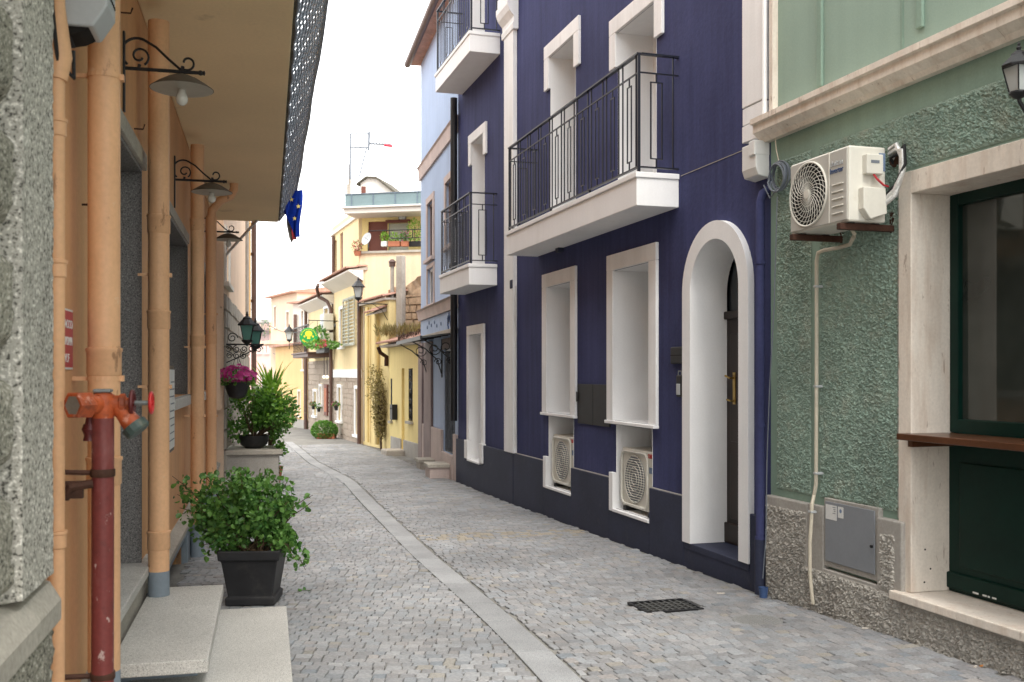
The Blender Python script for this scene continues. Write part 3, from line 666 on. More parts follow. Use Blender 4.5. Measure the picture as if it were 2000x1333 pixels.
for k in range(n):
    t0, t1 = math.pi*k/n, math.pi*(k+1)/n
    p0 = (dc-dr_*math.cos(t0), zc+dr_*math.sin(t0)); p1 = (dc-dr_*math.cos(t1), zc+dr_*math.sin(t1)); zt_ = zc+dr_
    wm.quad((p0[0], 0, p0[1]), (p1[0], 0, p1[1]), (p1[0], 0, zt_), (p0[0], 0, zt_))
wm.build('wall', M['blue'], bh)
# white linings of openings
def lining(o, mat=M['white'], e=.0025, floor=True):
    a, b, c, z, dp = o; m = MB(); a += e; b -= e; z -= e; c += e; f = .004
    m.quad((a, f, c), (a, f, z), (a, -dp, z), (a, -dp, c)).quad((b, f, c), (b, f, z), (b, -dp, z), (b, -dp, c)).quad((a, f, z), (b, f, z), (b, -dp, z), (a, -dp, z))
    if floor: m.quad((a, f, c), (b, f, c), (b, -dp, c), (a, -dp, c))
    return m.build('reveal', mat, bh)
for o in ops: lining(o)
for o in (NA, NB):
    MB().quad((o[0], -.40, o[2]), (o[1], -.40, o[2]), (o[1], -.40, o[3]), (o[0], -.40, o[3])).build('niche_back', M['white'], bh)
def bwindow(o, rows=3):
    a, b, c, z, dp = o; d = -dp+.06
    w_ = MB().box(a, a+.07, d-.05, d, c, z).box(b-.07, b, d-.05, d, c, z).box(a+.07, b-.07, d-.05, d, c, c+.07).box(a+.07, b-.07, d-.05, d, z-.07, z).box((a+b)/2-.05, (a+b)/2+.05, d-.05, d, c+.07, z-.07).build('window', M['white'], bh, bev=.004)
    for p, q in ((a+.07, (a+b)/2-.05), ((a+b)/2+.05, b-.07)): MB().box(p, q, d-.035, d-.03, c+.07, z-.07).build('pane', M['glass'], w_)
for o in ops[:7]: bwindow(o)
# frames
def band(W_, sides=.17, head=.17, pr=.035, ear=None, sill=True, nm='window_frame'):
    a, b, c, z = W_; m = MB(); e = .001
    z0 = c if ear is None else z-ear
    m.box(a, a+sides, .0, pr, z0, z-head).box(b-sides, b, .0, pr, z0, z-head).box(a, b, .0, pr+e, z-head+e, z)
    o = m.build(nm, M['whitewarm'], bh, bev=.006)
    if sill: MB().box(a-.0, b+.0, -.02, pr+.025, c-.035, c-.001).build('sill', M['white'], o, bev=.006)
band(WA); band(WB)
band((WE[0], WE[1], WE[2], WE[3]), ear=WE[3]-WE[2], sill=False); band((WF[0], WF[1], WF[2], WF[3]), ear=WF[3]-WF[2], sill=False)
band((WG[0], WG[1], WG[2], WG[3]), .15, .15, ear=WG[3]-WG[2], sill=False)
band((WC[0], WC[1], .62, WC[3]), .15, .15, sill=False)
MB().box(WC[0]-.04, WC[0]+.15, 0, .065, cz, .618).box(WC[1]-.15, WC[1]+.04, 0, .065, cz, .618).box(WC[0]+.15, WC[1]-.15, -.01, .07, cz-.03, cz).build('frame_foot', M['white'], bh, bev=.005)
for o, W_ in ((NA, WA), (NB, WB)):
    MB().box(o[1], o[1]+.10, 0, .046, o[2]-.03, .66).box(o[0]-.0, o[1], -.02, .050, o[2]-.032, o[2]-.002).build('niche_border', M['white'], bh, bev=.004)
# plinth
PZ = .597
segs = [(.003, D0-.002), (D1+.002, NA[0]-.003), (NA[1]+.102, NB[0]-.003), (NB[1]+.102, FR.ux(1008)), (FR.ux(1008)+.003, WC[0]-.042), (WC[1]+.042, bu1)]
for k, (a, b) in enumerate(segs):
    pm = MB().box(a, b, -.05, .042 if k != 4 else .046, -.6, PZ); pm.build('plinth', M['navy'], bh, bev=.006)
for o in (NA, NB): MB().box(o[0]-.001, o[1]+.1, -.05, .041, -.6, o[2]-.034).build('plinth', M['navy'], bh)
MB().box(WC[0]-.04, WC[1]+.04, -.05, .044, -.6, cz-.032).build('plinth', M['navy'], bh)
MB().box(D0, D1, -.05, .040, -.6, dz0-.025).build('plinth', M['navy'], bh)
for a, b in segs[1:4]: MB().box(a+.002, b-.002, 0, .030, PZ, PZ+.006).build('plinth_edge', M['greysm'], bh)
# arched doorway
def archband(r0, r1, d0, d1, z0, nseg=28):
    m = MB(); pi_, po = [], []
    pth = [(-1, z0)]+[(None, i) for i in range(nseg+1)]+[(1, z0)]
    for q in pth:
        if q[0] is None:
            a = math.pi*q[1]/nseg; pi_.append((dc-r0*math.cos(a), zc+r0*math.sin(a))); po.append((dc-r1*math.cos(a), zc+r1*math.sin(a)))
        else: pi_.append((dc+q[0]*r0, z0)); po.append((dc+q[0]*r1, z0))
    k = len(pi_); v = [(x, d1, z) for x, z in pi_]+[(x, d1, z) for x, z in po]+[(x, d0, z) for x, z in pi_]+[(x, d0, z) for x, z in po]; f = []
    for i in range(k-1): f += [(i, i+1, k+i+1, k+i), (k+i, k+i+1, 3*k+i+1, 3*k+i), (2*k+i, 2*k+i+1, i+1, i)]
    f += [(0, k, 3*k, 2*k), (k-1, 2*k-1, 4*k-1, 3*k-1)]
    return m.add(v, f)
af = archband(dr_-.002, (D1-D0)/2, -.31, .055, dz0).build('door_surround', M['white'], bh, smooth=True)
MB().box(D0+.01, D1-.01, -.6, .045, dz0-.06, dz0-.002).build('doorstep', M['navy'], bh, bev=.004)
dp = -.31
dm = MB().box(da, db, dp-.05, dp, dz0, 2.18).build('door', M['doorbrown'], bh)
for a, b, c, z in ((da+.08, dc-.05, .42, 1.0), (dc+.05, db-.08, .42, 1.0), (da+.08, dc-.05, 1.1, 2.05), (dc+.05, db-.08, 1.1, 2.05)):
    MB().box(a, b, dp-.001, dp+.014, c, z).build('door_panel', M['doorbrown'], dm, bev=.012)
MB().box(da, db, dp-.05, dp+.035, 2.18, 2.25).build('transom_rail', M['doorbrown'], dm, bev=.01)
MB().box(da, db, dp-.001, dp+.03, dz0, .38).build('kick_board', M['doorbrown'], dm, bev=.01)
fl = [(dc-(dr_)*math.cos(math.pi*i/20), zc+dr_*math.sin(math.pi*i/20)) for i in range(21)]
MB().prism([(da, 2.25)]+fl+[(db, 2.25)], 'y', dp-.03, dp-.02).build('fanlight', M['glass'], dm)
MB().tube([(db-.16, dp+.02, 1.66), (db-.16, dp+.06, 1.66), (db-.08, dp+.06, 1.68)], .009, 8).tube([(db-.16, dp+.02, 1.46), (db-.16, dp+.05, 1.46), (db-.10, dp+.055, 1.47)], .008, 8).box(db-.18, db-.14, dp, dp+.02, 1.43, 1.71).build('door_handle', M['brass'], dm, smooth=True)
# pilasters
P0, P1 = FR.ux(1010), FR.ux(992)
MB().box(P0, P1, 0, .06, PZ+.0, 6.45).build('pilaster', M['whitewarm'], bh, bev=.006)
MB().prism([(0, 6.45), (.075, 6.45), (.085, 6.52), (.065, 6.56), (.065, 6.62), (.13, 6.70), (.16, 6.78), (.16, 6.86), (0, 6.86)], 'x', P0-.06, P1+.06).build('pilaster_capital', M['whitewarm'], bh)
MB().prism([(0, 6.862), (.14, 6.862), (.14, 7.00), (0, 7.04)], 'x', P0-.05, P1+.05).build('pilaster_capital', M['whitewarm'], bh)
q0, q1 = .03, FR.ux(1460)
for a, b, e in ((3.53, 3.66, .05), (3.668, 3.80, .046), (3.808, 9.1, .05)): MB().box(q0, q1, -.02, e, a, b).build('corner_pilaster', M['whitewarm'], bh, bev=.005)
MB().tube([(.008, .05, 3.68), (.008, .05, 8.9)], .018, 8).build('white_downpipe', M['whitewarm'], bh, smooth=True)
MB().box(FR.ux(1458), FR.ux(1330), 0, .004, 3.492, 3.498).build('paint_edge', M['greysm'], bh)
# balconies
def balcony(u0, u1, zt, th, dep, rh, near_rect=True):
    dvn = MB().box(u0, u1, .0, dep, zt-th, zt-.05).box(u0-.015, u1+.015, .0, dep+.015, zt-.05, zt)
    b = dvn.build('balcony', M['white'], bh, bev=.006)
    o = dep-.03; r1, r2, r3 = zt+rh, zt+rh-.17, zt+.055
    def rail(z, w, h, nm):
        MB().box(u0+.01, u1-.01, o-w/2, o+w/2, z-h, z).build(nm, M['rail'], b)
        for uu in (u0+.02, u1-.02): MB().box(uu-w/2, uu+w/2, .0, o-w/2-.001, z-h, z).build(nm, M['rail'], b)
    rail(r1, .042, .016, 'top_rail'); rail(r2, .014, .012, 'middle_rail'); rail(r3, .032, .012, 'bottom_rail')
    bar = MB().box(-.006, .006, -.006, .006, 0, r1-.016-r3).mesh('baluster', M['rail'])
    hh = r2-.012-r3; w = .05
    rc = MB().box(-.0055, .0055, -.0055, .0055, 0, .07).box(-.0055, .0055, -.0055, .0055, hh-.07, hh).box(-w, w, -.005, .005, .07, .08).box(-w, w, -.005, .005, hh-.08, hh-.07).box(-w, -w+.010, -.005, .005, .08, hh-.08).box(w-.010, w, -.005, .005, .08, hh-.08).mesh('baluster_panel', M['rail'])
    post = MB().box(-.012, .012, -.012, .012, 0, r1-.016-zt).mesh('post', M['rail'])
    for uu in (u0+.02, u1-.02): put(post, 'post', b, (uu, o, zt))
    L = u1-u0-.06; n_ = max(2, round(L/.40)); p = L/n_
    for i in range(n_):
        s_ = u0+.03+i*p
        for q in (.12, .88): put(bar, 'baluster', b, (s_+p*q, o, r3))
        put(rc, 'baluster_panel', b, (s_+p*.5, o, r3))
        if i and i % 3 == 0: MB().box(s_-.012, s_+.012, o-.012, o+.012, zt, r3-.012).build('rail_foot', M['rail'], b)
    for uu in (u0+.02, u1-.02):
        put(rc, 'baluster_panel', b, (uu, o*.5+.02, r3), (0, 0, R(90)), (1.25, 1, 1)); put(bar, 'baluster', b, (uu, .05, r3), (0, 0, 0))
    return b
balcony(FR.ux(1326), FR.uY(13.1), BZ, FR.zy(1328, 338)-FR.zy(1320, 406), .42, 1.08)
balcony(FR.ux(971), FR.uY(16.72), BZ2, .31, .43, 1.05)
balcony(FR.ux(977), FR.uY(16.9), BZ3, .30, .46, 1.05)
# downpipes
du = FR.ux(1485, .07)
MB().tube([(du, -.02, FR.zy(1485, 380)+.03), (du, .05, FR.zy(1485, 385)), (du, .07, FR.zy(1485, 400)), (du, .07, .42)], .034, 14).build('downpipe', M['blue'], bh, smooth=True)
MB().tube([(du, .075, .43), (du, .075, -.2)], .039, 14).build('downpipe_foot', M['navy'], bh, smooth=True)
for z in (2.55, 1.3, .44): MB().lathe([(.041, -.012), (.041, .012)], 14, (du, .07, z)).build('pipe_clip', M['blue'], bh, smooth=True)
ddu = bu1-.05
MB().tube([(ddu, .09, 6.36), (ddu, .09, .9)], .06, 12).build('dark_downpipe', M['iron'], bh, smooth=True)
MB().tube([(P0-.09, .05, 2.9), (P0-.03, .03, 2.2), (P0-.03, .03, .7)], .012, 8).build('white_cable_duct', M['whiteplas'], bh, smooth=True)
# roof
MB().prism([(.55, BT-.02), (.55, BT+.07), (-5, BT+1.6), (-5, BT-.02)], 'x', -.05, bu1+.1).build('roof', M['tile'], bh)
# air conditioners in the niches
def niche_ac(o, label):
    w_, h_, d_ = o[1]-o[0]-.10, .60, .29
    t = fthing('air_conditioner', label, 'air conditioner', FR, o[0]+.02, -.32, o[2]+.002)
    MB().box(0, w_, 0, d_, .045, h_+.045).build('casing', M['acwhite'], t, bev=.014)
    for x in (.1, w_-.1): MB().box(x-.03, x+.03, -.01, d_+.02, 0, .045).build('foot', M['black'], t, bev=.005)
    c, r = (w_*.58, h_*.5+.045), h_*.40
    MB().lathe([(r, 0), (r, .003), (0, .003)], 32, (c[0], d_+.002, c[1]), RX).build('fan_opening', M['cable'], t)
    gm = MB()
    for k in range(19):
        z = c[1]-r+2*r*(k+.5)/19; hw_ = math.sqrt(max(0, r*r-(z-c[1])**2)); gm.box(c[0]-hw_, c[0]+hw_, d_+.006, d_+.012, z-.004, z+.004)
    for k in range(4): gm.tube(arc(c, r*(.25+.25*k), 0, 350, 36, 'xz', d_+.014), .003, 5, closed=True)
    gm.build('fan_grille', M['acwhite'], t)
    # pale rounded frame round the fan
    rr = []; hw_, hz_ = w_*.40, h_*.45
    for cx_, cz_, a0_ in ((hw_-.08, hz_-.08, 0), (-hw_+.08, hz_-.08, 90), (-hw_+.08, -hz_+.08, 180), (hw_-.08, -hz_+.08, 270)):
        for i in range(6): an = R(a0_+18*i); rr.append((c[0]+cx_+.08*math.cos(an), d_+.012, c[1]+cz_+.08*math.sin(an)))
    MB().tube(rr, .012, 8, closed=True).build('fan_frame', M['acwhite'], t, smooth=True)
    text('lettering', 'TOSHIBA', .06, M['redwheel'], t, (w_*.19, d_+.003, h_-.02), width=w_*.17)
    MB().box(.03, w_*.15, d_+.001, d_+.004, h_*.72, h_*.82).build('rating_label', M['bluelabel'], t)
niche_ac(NA, 'ivory air conditioner in the white niche between arched door and black meter doors')
niche_ac(NB, 'ivory air conditioner in the white niche beyond the black meter doors')
# wall fittings of the blue house
a, b = FR.ux(1193), FR.ux(1131); z1, z0 = FR.zy(1193, 752), FR.zy(1193, 835)
t = fthing('meter_doors', 'pair of flat black meter doors on the blue wall between the windows', 'utility cabinet', FR, (a+b)/2, 0, z0); w = (b-a)/2
for s_ in (-1, 1):
    x0, x1 = sorted((s_*.004, s_*w)); MB().box(x0, x1, 0, .018, 0, z1-z0).build('door', M['black'], t, bev=.003)
MB().box(w-.02, w+.02, .018, .03, (z1-z0)*.55, (z1-z0)*.8).build('hinge', M['iron'], t)
u, z = FR.uz(1328, 711)
t = fthing('flush_box', 'square black plastic wall box above the key safe beside the arched door', 'wall box', FR, u, 0, z)
MB().box(-.13, .13, 0, .035, 0, .155).build('case', M['black'], t, bev=.01); MB().box(-.125, .125, .035, .037, .075, .08).build('joint', M['dark'], t)
u, z = FR.uz(1334, 776)
t = fthing('key_safe', 'black and grey key safe hanging beside the arched door', 'key safe', FR, u, 0, z)
MB().box(-.055, .055, 0, .045, 0, .20).build('case', M['black'], t, bev=.012); MB().box(-.035, .035, .045, .052, .02, .12).build('keypad', M['greyplas'], t, bev=.004)
MB().tube([(-.03, .03, .195), (-.03, .03, .235), (.03, .03, .235), (.03, .03, .195)], .006, 8).build('shackle', M['zinc'], t, smooth=True)
for k, (x, y) in enumerate(((1098, 489), (1007, 560))):
    u, z = FR.uz(x, y); o = MB().box(-.06, .06, 0, .07, -.03, .09).build('wall_vent', M['navy'], None, FR.P(u, 0, z), (0, 0, FR.rot), bev=.01)
    tag(o, ('small dark box under the long white balcony' if k == 0 else 'small dark box fixed beside the white pilaster'), 'wall box')
# junction box, cable coil, hanging cable, cup
u, z = FR.uz(1478, 352, .05)
t = fthing('junction_box', 'pale grey electrical junction box at the corner of blue and green houses', 'junction box', FR, u, .0, z)
MB().prism([(0, .0), (.10, .02), (.12, .08), (.12, .27), (0, .27)], 'x', -.105, .105).build('case', M['whiteplas'], t, bev=.008)
MB().box(-.108, -.02, .0, .135, .17, .285).build('lid', M['whiteplas'], t, bev=.008)
u, z = FR.uz(1521, 342, .06)
t = fthing('cable_coil', 'coil of grey cable hanging beside the junction box', 'cable', FR, u, .06, z)
c = MB()
for k in range(7): c.tube([(p[0], p[1]+.008*math.sin(k*3+i*.3), p[2]) for i, p in enumerate(arc((.01*math.sin(k*2), -.004*k), .10+.005*(k % 3), 0, 350, 28, 'xz', -.025+.009*k))], .006, 6, closed=True)
c.build('loops', M['cable'], t, smooth=True)
MB().tube([(.0, .0, .10), (.05, -.01, .2), (.09, -.02, .33)], .004, 6).build('tail', M['beigecable'], t)
MB().tube([(.02, .0, -.1), (.09, .02, -.16), (.16, .03, -.05)], .005, 6).build('lead', M['cable'], t)
cpts = [FR.P(*fp(x, y, .11)) for x, y in ((1518, 385), (1512, 600), (1503, 760), (1498, 900), (1496, 1050), (1490, 1130))]
tag(MB().tube(cpts, .004, 6).build('hanging_cable', M['cable'], None), 'thin grey cable hanging down the blue corner beside the downpipe', 'cable')
p = gpx(1491, 1158); p2 = FR.P(FR.ux(1491, .13), .13, gz(p.y)+.012)
t = thing('plastic_cup', 'small blue plastic cup on the cobbles at the downpipe foot', 'cup', p2)
MB().lathe([(.028, 0), (.037, .085), (.039, .085), (.034, .085), (.026, .006), (0, .006)], 16).build('cup', M['signdkblue'], t, smooth=True)
# ------------------------------------------------------------------ foliage helpers
def leaf(m, p, size, d=None, wid=.5, fold=.25, tiny=False):
    d = d or Vector((random.gauss(0, 1), random.gauss(0, 1), random.gauss(.2, 1))); d = d.normalized()
    s_ = d.cross(Vector((random.gauss(0, 1), random.gauss(0, 1), random.gauss(0, 1))))
    if s_.length < 1e-4: s_ = d.orthogonal()
    s_ = s_.normalized(); n_ = d.cross(s_); p = Vector(p)
    if tiny: m.add([p, p+d*size*.5+s_*size*wid*.5, p+d*size, p+d*size*.5-s_*size*wid*.5], [(0, 1, 2, 3)]); return
    w = size*wid*.5; up = n_*w*fold
    m.add([p, p+d*size*.35+s_*w+up, p+d*size*.75+s_*w*.8+up, p+d*size, p+d*size*.75-s_*w*.8+up, p+d*size*.35-s_*w+up, p+d*size*.5],
          [(0, 1, 6), (1, 2, 6), (2, 3, 6), (3, 4, 6), (4, 5, 6), (5, 0, 6)])
def inball(r=1.0):
    while True:
        v = Vector((random.uniform(-1, 1), random.uniform(-1, 1), random.uniform(-1, 1)))
        if v.length < 1: return v*r
def clump(m, c, rad, n, size, wid=.6, tiny=False, shell=.5):
    for _ in range(n):
        v = inball(); l = v.length
        if l > 1e-3: v = v/l*(shell+(1-shell)*l)
        p = Vector((c[0]+v.x*rad[0], c[1]+v.y*rad[1], c[2]+v.z*rad[2])); d = v+Vector((random.gauss(0, .6), random.gauss(0, .6), random.gauss(0, .6)))
        leaf(m, p, size*random.uniform(.7, 1.3), d, wid, tiny=tiny)
def tiles(parent, u0, u1, d0, z0, d1, z1, w=.16, rows=4, nm='roof_tile'):
    """half-round tiles laid from the eave (d0,z0) up to (d1,z1)"""
    L = math.hypot(d1-d0, z1-z0); rl = L/rows; n = max(1, round((u1-u0)/w)); w = (u1-u0)/n
    prof = [(math.cos(R(a))*w*.52, math.sin(R(a))*w*.30) for a in range(0, 181, 30)]
    v = []; k = len(prof)
    for q, s_ in ((0, 1.0), (rl*1.12, .86)):
        for x, z in prof: v.append((x*s_, q, z*s_+(.012 if q == 0 else 0)))
    for x, z in prof: v.append((x*.8, 0, z*.7-.004))
    f = [(i, i+1, k+i+1, k+i) for i in range(k-1)]+[(i, 2*k+i, 2*k+i+1, i+1) for i in range(k-1)]
    me = MB().add(v, f).mesh('roof_tile', M['tile'], smooth=True); an = math.atan2(z1-z0, d0-d1)
    for r in range(rows):
        for i in range(n):
            t_ = r/rows; o = put(me, nm, parent, (u0+w*(i+.5)+random.uniform(-.006, .006), d0+(d1-d0)*t_, z0+(z1-z0)*t_+.02), (0, 0, 0))
            o.rotation_euler = (an, 0, R(180)); o.rotation_euler = Matrix.Rotation(math.pi, 3, 'Z').to_euler(); 
            o.rotation_euler = (Matrix.Rotation(math.pi, 3, 'Z')@Matrix.Rotation(an, 3, 'X')).to_euler()
def stones(parent, F_, u0, u1, z0, z1, d, holes=(), hs=(.13, .22), ws=(.2, .42), mat='stone', proud=.02):
    z = z0; me = []
    us_ = sorted({u0, u1, *[min(max(q[i], u0), u1) for q in holes for i in (0, 1)]}); zs_ = sorted({z0, z1, *[min(max(q[i], z0), z1) for q in holes for i in (2, 3)]}); bk = MB()
    for a_, b_ in zip(us_, us_[1:]):
        for c_, e_ in zip(zs_, zs_[1:]):
            if not any(q[0] < (a_+b_)/2 < q[1] and q[2] < (c_+e_)/2 < q[3] for q in holes): bk.quad((a_, d+.003, c_), (b_, d+.003, c_), (b_, d+.003, e_), (a_, d+.003, e_))
    if mat != 'ruin': bk.build('mortar', M['mortar'], parent)
    for k in range(8):
        mm = MB(); jx = lambda: random.uniform(-.03, .03)
        b = [(-.5, -.5), (.5, -.5), (.5, .5), (-.5, .5)]
        v = [(x+jx(), 0, y_+jx()) for x, y_ in b]+[(x*.93+jx(), 1, y_*.90+jx()) for x, y_ in b]
        me.append(mm.add(v, [(4, 5, 6, 7), (0, 1, 5, 4), (1, 2, 6, 5), (2, 3, 7, 6), (3, 0, 4, 7)]).mesh('stone', M[mat], recalc=False))
    cnt = 0
    while z < z1-.03:
        h = min(random.uniform(*hs), z1-z); u = u0
        while u < u1-.03:
            w = min(random.uniform(*ws), u1-u); c = (u+w/2, z+h/2)
            if u1-u-w < .08: w = u1-u; c = (u+w/2, z+h/2)
            if not any(q[0]-.02 < c[0]+w/2*.8 and q[1]+.02 > c[0]-w/2*.8 and q[2]-.02 < c[1]+h/2*.7 and q[3]+.02 > c[1]-h/2*.7 for q in holes):
                put(random.choice(me), 'stone', parent, (c[0], d+.002, c[1]), (0, 0, 0), ((w-.018), proud*random.uniform(.6, 1.3), (h-.016))); cnt += 1
            u += w
        z += h
    return cnt
def fwin(parent, F_, px, d=0, rev=.14, frame=None, mat='white', shut=None, bars=False):
    """window placed by its photo pixels (x_left, x_right, y_top, y_bottom) on facade F_; returns its opening"""
    xa, xb, yt, yb = px; ua, ub = sorted((F_.ux(xa, d), F_.ux(xb, d))); xm = xb
    z1, z0 = F_.zy((xa+xb)/2, yt, d), F_.zy((xa+xb)/2, yb, d); return (ua, ub, z0, z1, rev)
def glaze(parent, o, mat='white', fr=.05, mull=True, glass='glass'):
    a, b, c, z, r = o; d = -r+.02
    m = MB().box(a, a+fr, d-.03, d, c, z).box(b-fr, b, d-.03, d, c, z).box(a+fr, b-fr, d-.03, d, c, c+fr).box(a+fr, b-fr, d-.03, d, z-fr, z)
    if mull and b-a > .5: m.box((a+b)/2-fr*.4, (a+b)/2+fr*.4, d-.03, d, c+fr, z-fr)
    w = m.build('window', M[mat], parent); MB().box(a+fr, b-fr, d-.022, d-.018, c+fr, z-fr).build('pane', M[glass], w); return w
def surround(parent, o, mat, w=.12, pr=.03, sill=True):
    a, b, c, z, _ = o; m = MB().box(a-w, a, 0, pr, c, z).box(b, b+w, 0, pr, c, z).box(a-w, b+w, 0, pr+.001, z, z+w)
    if sill: m.box(a-w-.03, b+w+.03, 0, pr+.05, c-.07, c-.001)
    return m.build('window_surround', M[mat], parent, bev=.005)
def scroll(c, r, turns=1.4, a0=0, n=22, plane='xz', d=0, flip=1): return spiral(c, r, r*.25, a0, a0+flip*360*turns, n, plane, d)
# ------------------------------------------------------------------ pale blue house
FB_L = (pB-pA).xy.length
lb = fthing('pale_blue_house', 'pale blue house with pinkish stone bands and a wrought iron canopy over its door', 'house', FB)
e0, e1 = .012, FB_L-.01; LT = 8.35
w1, w2, w3 = [fwin(lb, FB, q, rev=.06) for q in ((836, 847, 395, 505), (872, 886, 352, 480), (836, 848, 524, 596))]
dr1 = fwin(lb, FB, (868, 889, 682, 886), rev=.12); dr1 = (max(dr1[0], .22), dr1[1], dr1[2], dr1[3], .05)
wallmesh(e0, e1, -.6, LT, [w1, w2, w3, dr1], .14, 4.5).build('wall', M['lblue'], lb)
for w in (w1, w2): glaze(lb, w, 'mauve'); surround(lb, w, 'pinkst', .13)
glaze(lb, w3, 'white'); surround(lb, w3, 'pinkst', .08)
zb = FB.zy(860, 290); MB().prism([(0, zb-.13), (.04, zb-.13), (.06, zb+.10), (.09, zb+.13), (0, zb+.16)], 'x', e0, e1+.04).build('string_course', M['pinkst'], lb)
zb = FB.zy(860, 604); MB().prism([(0, zb-.10), (.05, zb-.10), (.08, zb+.08), (.12, zb+.11), (0, zb+.15)], 'x', e0, e1+.05).build('string_course', M['pinkst'], lb)
z0, z1 = FB.zy(860, 648), zb-.10
sg = MB().box(e0+.1, e1-.12, 0, .02, z0, z1-.01).build('fascia', M['lblue'], lb)
orn = MB()
for u, zf, s_ in ((.55, .62, .16), (.83, .62, .16)):
    c = (u, z0+(z1-z0)*zf); orn.tube(scroll(c, s_*.55, 1.2, 90, 20, 'xz', .026), .018, 6).tube([(c[0]+.085, .026, c[1]), (c[0]+.05, .026, c[1]-.14), (c[0]-.05, .026, c[1]-.24)], .016, 6)
for u, zf in ((1.7, .42), (2.2, .38), (2.5, .62), (2.9, .5), (3.2, .7), (3.45, .45)): orn.lathe([(.045, 0), (.03, .012), (0, .014)], 6, (u, .02, z0+(z1-z0)*zf), RX)
orn.build('painted_ornament', M['signdkblue'], sg)
MB().box(e0+.02, e1-.05, 0, .05, z0-.10, z0-.002).build('fascia_ledge', M['cement'], lb, bev=.01)
pz = FB.zy(860, 838)
for xr in ((832, 846), (821, 828)):
    a, b = sorted((FB.ux(xr[0]), FB.ux(xr[1]))); MB().box(a, b, 0, .05, -.4, FB.zy(840, 668)).build('stone_pier', M['mauve'], lb, bev=.01)
a, b = FB.ux(866), FB.ux(846); MB().box(a+.0, b-.002, 0, .045, -.4, pz).build('stone_dado', M['pinkst'], lb, bev=.01)
MB().box(e0, dr1[0]-.002, 0, .045, -.4, pz).build('stone_dado', M['pinkst'], lb, bev=.01)
MB().box(FB.ux(831), FB.ux(828.3), 0, .045, -.4, pz).build('stone_dado', M['pinkst'], lb, bev=.01)
MB().box(dr1[0], dr1[1], 0, .06, -.4, dr1[2]-.002).build('door_sill', M['pinkst'], lb, bev=.01)
MB().box(dr1[0]-.1, dr1[1]+.1, 0, .03, dr1[3], dr1[3]+.2).build('door_head', M['mauve'], lb, bev=.01)
do = MB().box(dr1[0], dr1[1], -.05, -.02, dr1[2], dr1[3]).build('door', M['iron'], lb)
for k in range(7):
    u = dr1[0]+(dr1[1]-dr1[0])*(k+.5)/7; MB().tube([(u, -.01, dr1[2]+.03), (u, -.01, dr1[3]-.03)], .011, 6).build('grille_bar', M['cable'], do)
for k in range(6):
    z = dr1[2]+(dr1[3]-dr1[2])*(k+.5)/6
    for q in range(3):
        u = dr1[0]+(dr1[1]-dr1[0])*(q+.5)/3; MB().tube(scroll((u, z), .09, 1.2, 40*k, 14, 'xz', -.005), .007, 5).build('grille_scroll', M['cable'], do)
# iron and glass canopy
cz = FB.zy(860, 660)
cn = fthing('iron_canopy', 'wrought iron and glass canopy with scrolled brackets over the pale blue house door', 'canopy', FB, 0, 0, cz)
MB().prism([(.02, .02), (.62, -.06), (.62, -.045), (.02, .035)], 'x', .15, 3.6).build('glass_sheet', M['glassg'], cn)
for q in (.15, .9, 1.7, 2.6, 3.55): MB().tube([(q, .02, .01), (q, .62, -.07)], .012, 6).build('rafter', M['iron'], cn)
MB().box(.12, 3.62, .60, .635, -.10, -.03).build('front_beam', M['iron'], cn)
for k in range(16): MB().tube(scroll((.25+.21*k, .04), .055, 1.2, 60*k, 14, 'xz', .618), .008, 5).build('crest_scroll', M['rust'], cn)
for q in (.22, 1.55, 3.4):
    MB().tube([(q, .03, -.75), (q, .03, -.04)], .014, 6).tube([(q, .03, -.7), (q, .12, -.42), (q, .34, -.22), (q, .58, -.09)], .011, 6).tube(scroll((.17, -.22), .12, 1.4, 180, 22, 'yz', q), .009, 5).tube(scroll((.10, -.46), .07, 1.4, 0, 20, 'yz', q), .009, 5).build('scroll_bracket', M['iron'], cn, smooth=True)
# roof
MB().prism([(.22, LT-.04), (.22, LT+.05), (-4.5, LT+1.5), (-4.5, LT-.04)], 'x', e0, e1+.12).build('roof', M['tile'], lb)
MB().tube([(e0, .27, LT+.0), (e1+.15, .27, LT-.02)], .07, 10).build('gutter', M['brownpipe'], lb, smooth=True)
# concrete blocks by the door
for k, (xa, xb, yg, yt, lab) in enumerate(((830, 883, 935, 900, 'bigger low masonry step block with a pale slab top at the grilled door'), (803, 842, 918, 891, 'smaller low masonry step block with a pale slab top at the mauve pier'))):
    p = gpx((xa+xb)/2, yg); sc_ = p.y/F; w = (xb-xa)*sc_; h = (yg-yt-8)*sc_
    q = gpx(xb, yg); bu = (Vector((q.x, q.y))-FB.o).dot(FB.U); bd = (Vector((q.x, q.y))-FB.o).dot(FB.N)
    t = fthing('step_block', lab, 'step', FB, bu, 0, gz(p.y))
    dp_ = max(.25, w*.86)
    MB().box(0, .55, .05, dp_, -.1, h-.05).build('block', M['pinkst' if k == 0 else 'cement'], t, bev=.012); MB().box(-.03, .58, .05, dp_+.03, h-.05, h+.01).build('slab_top', M['ledge'], t, bev=.008)
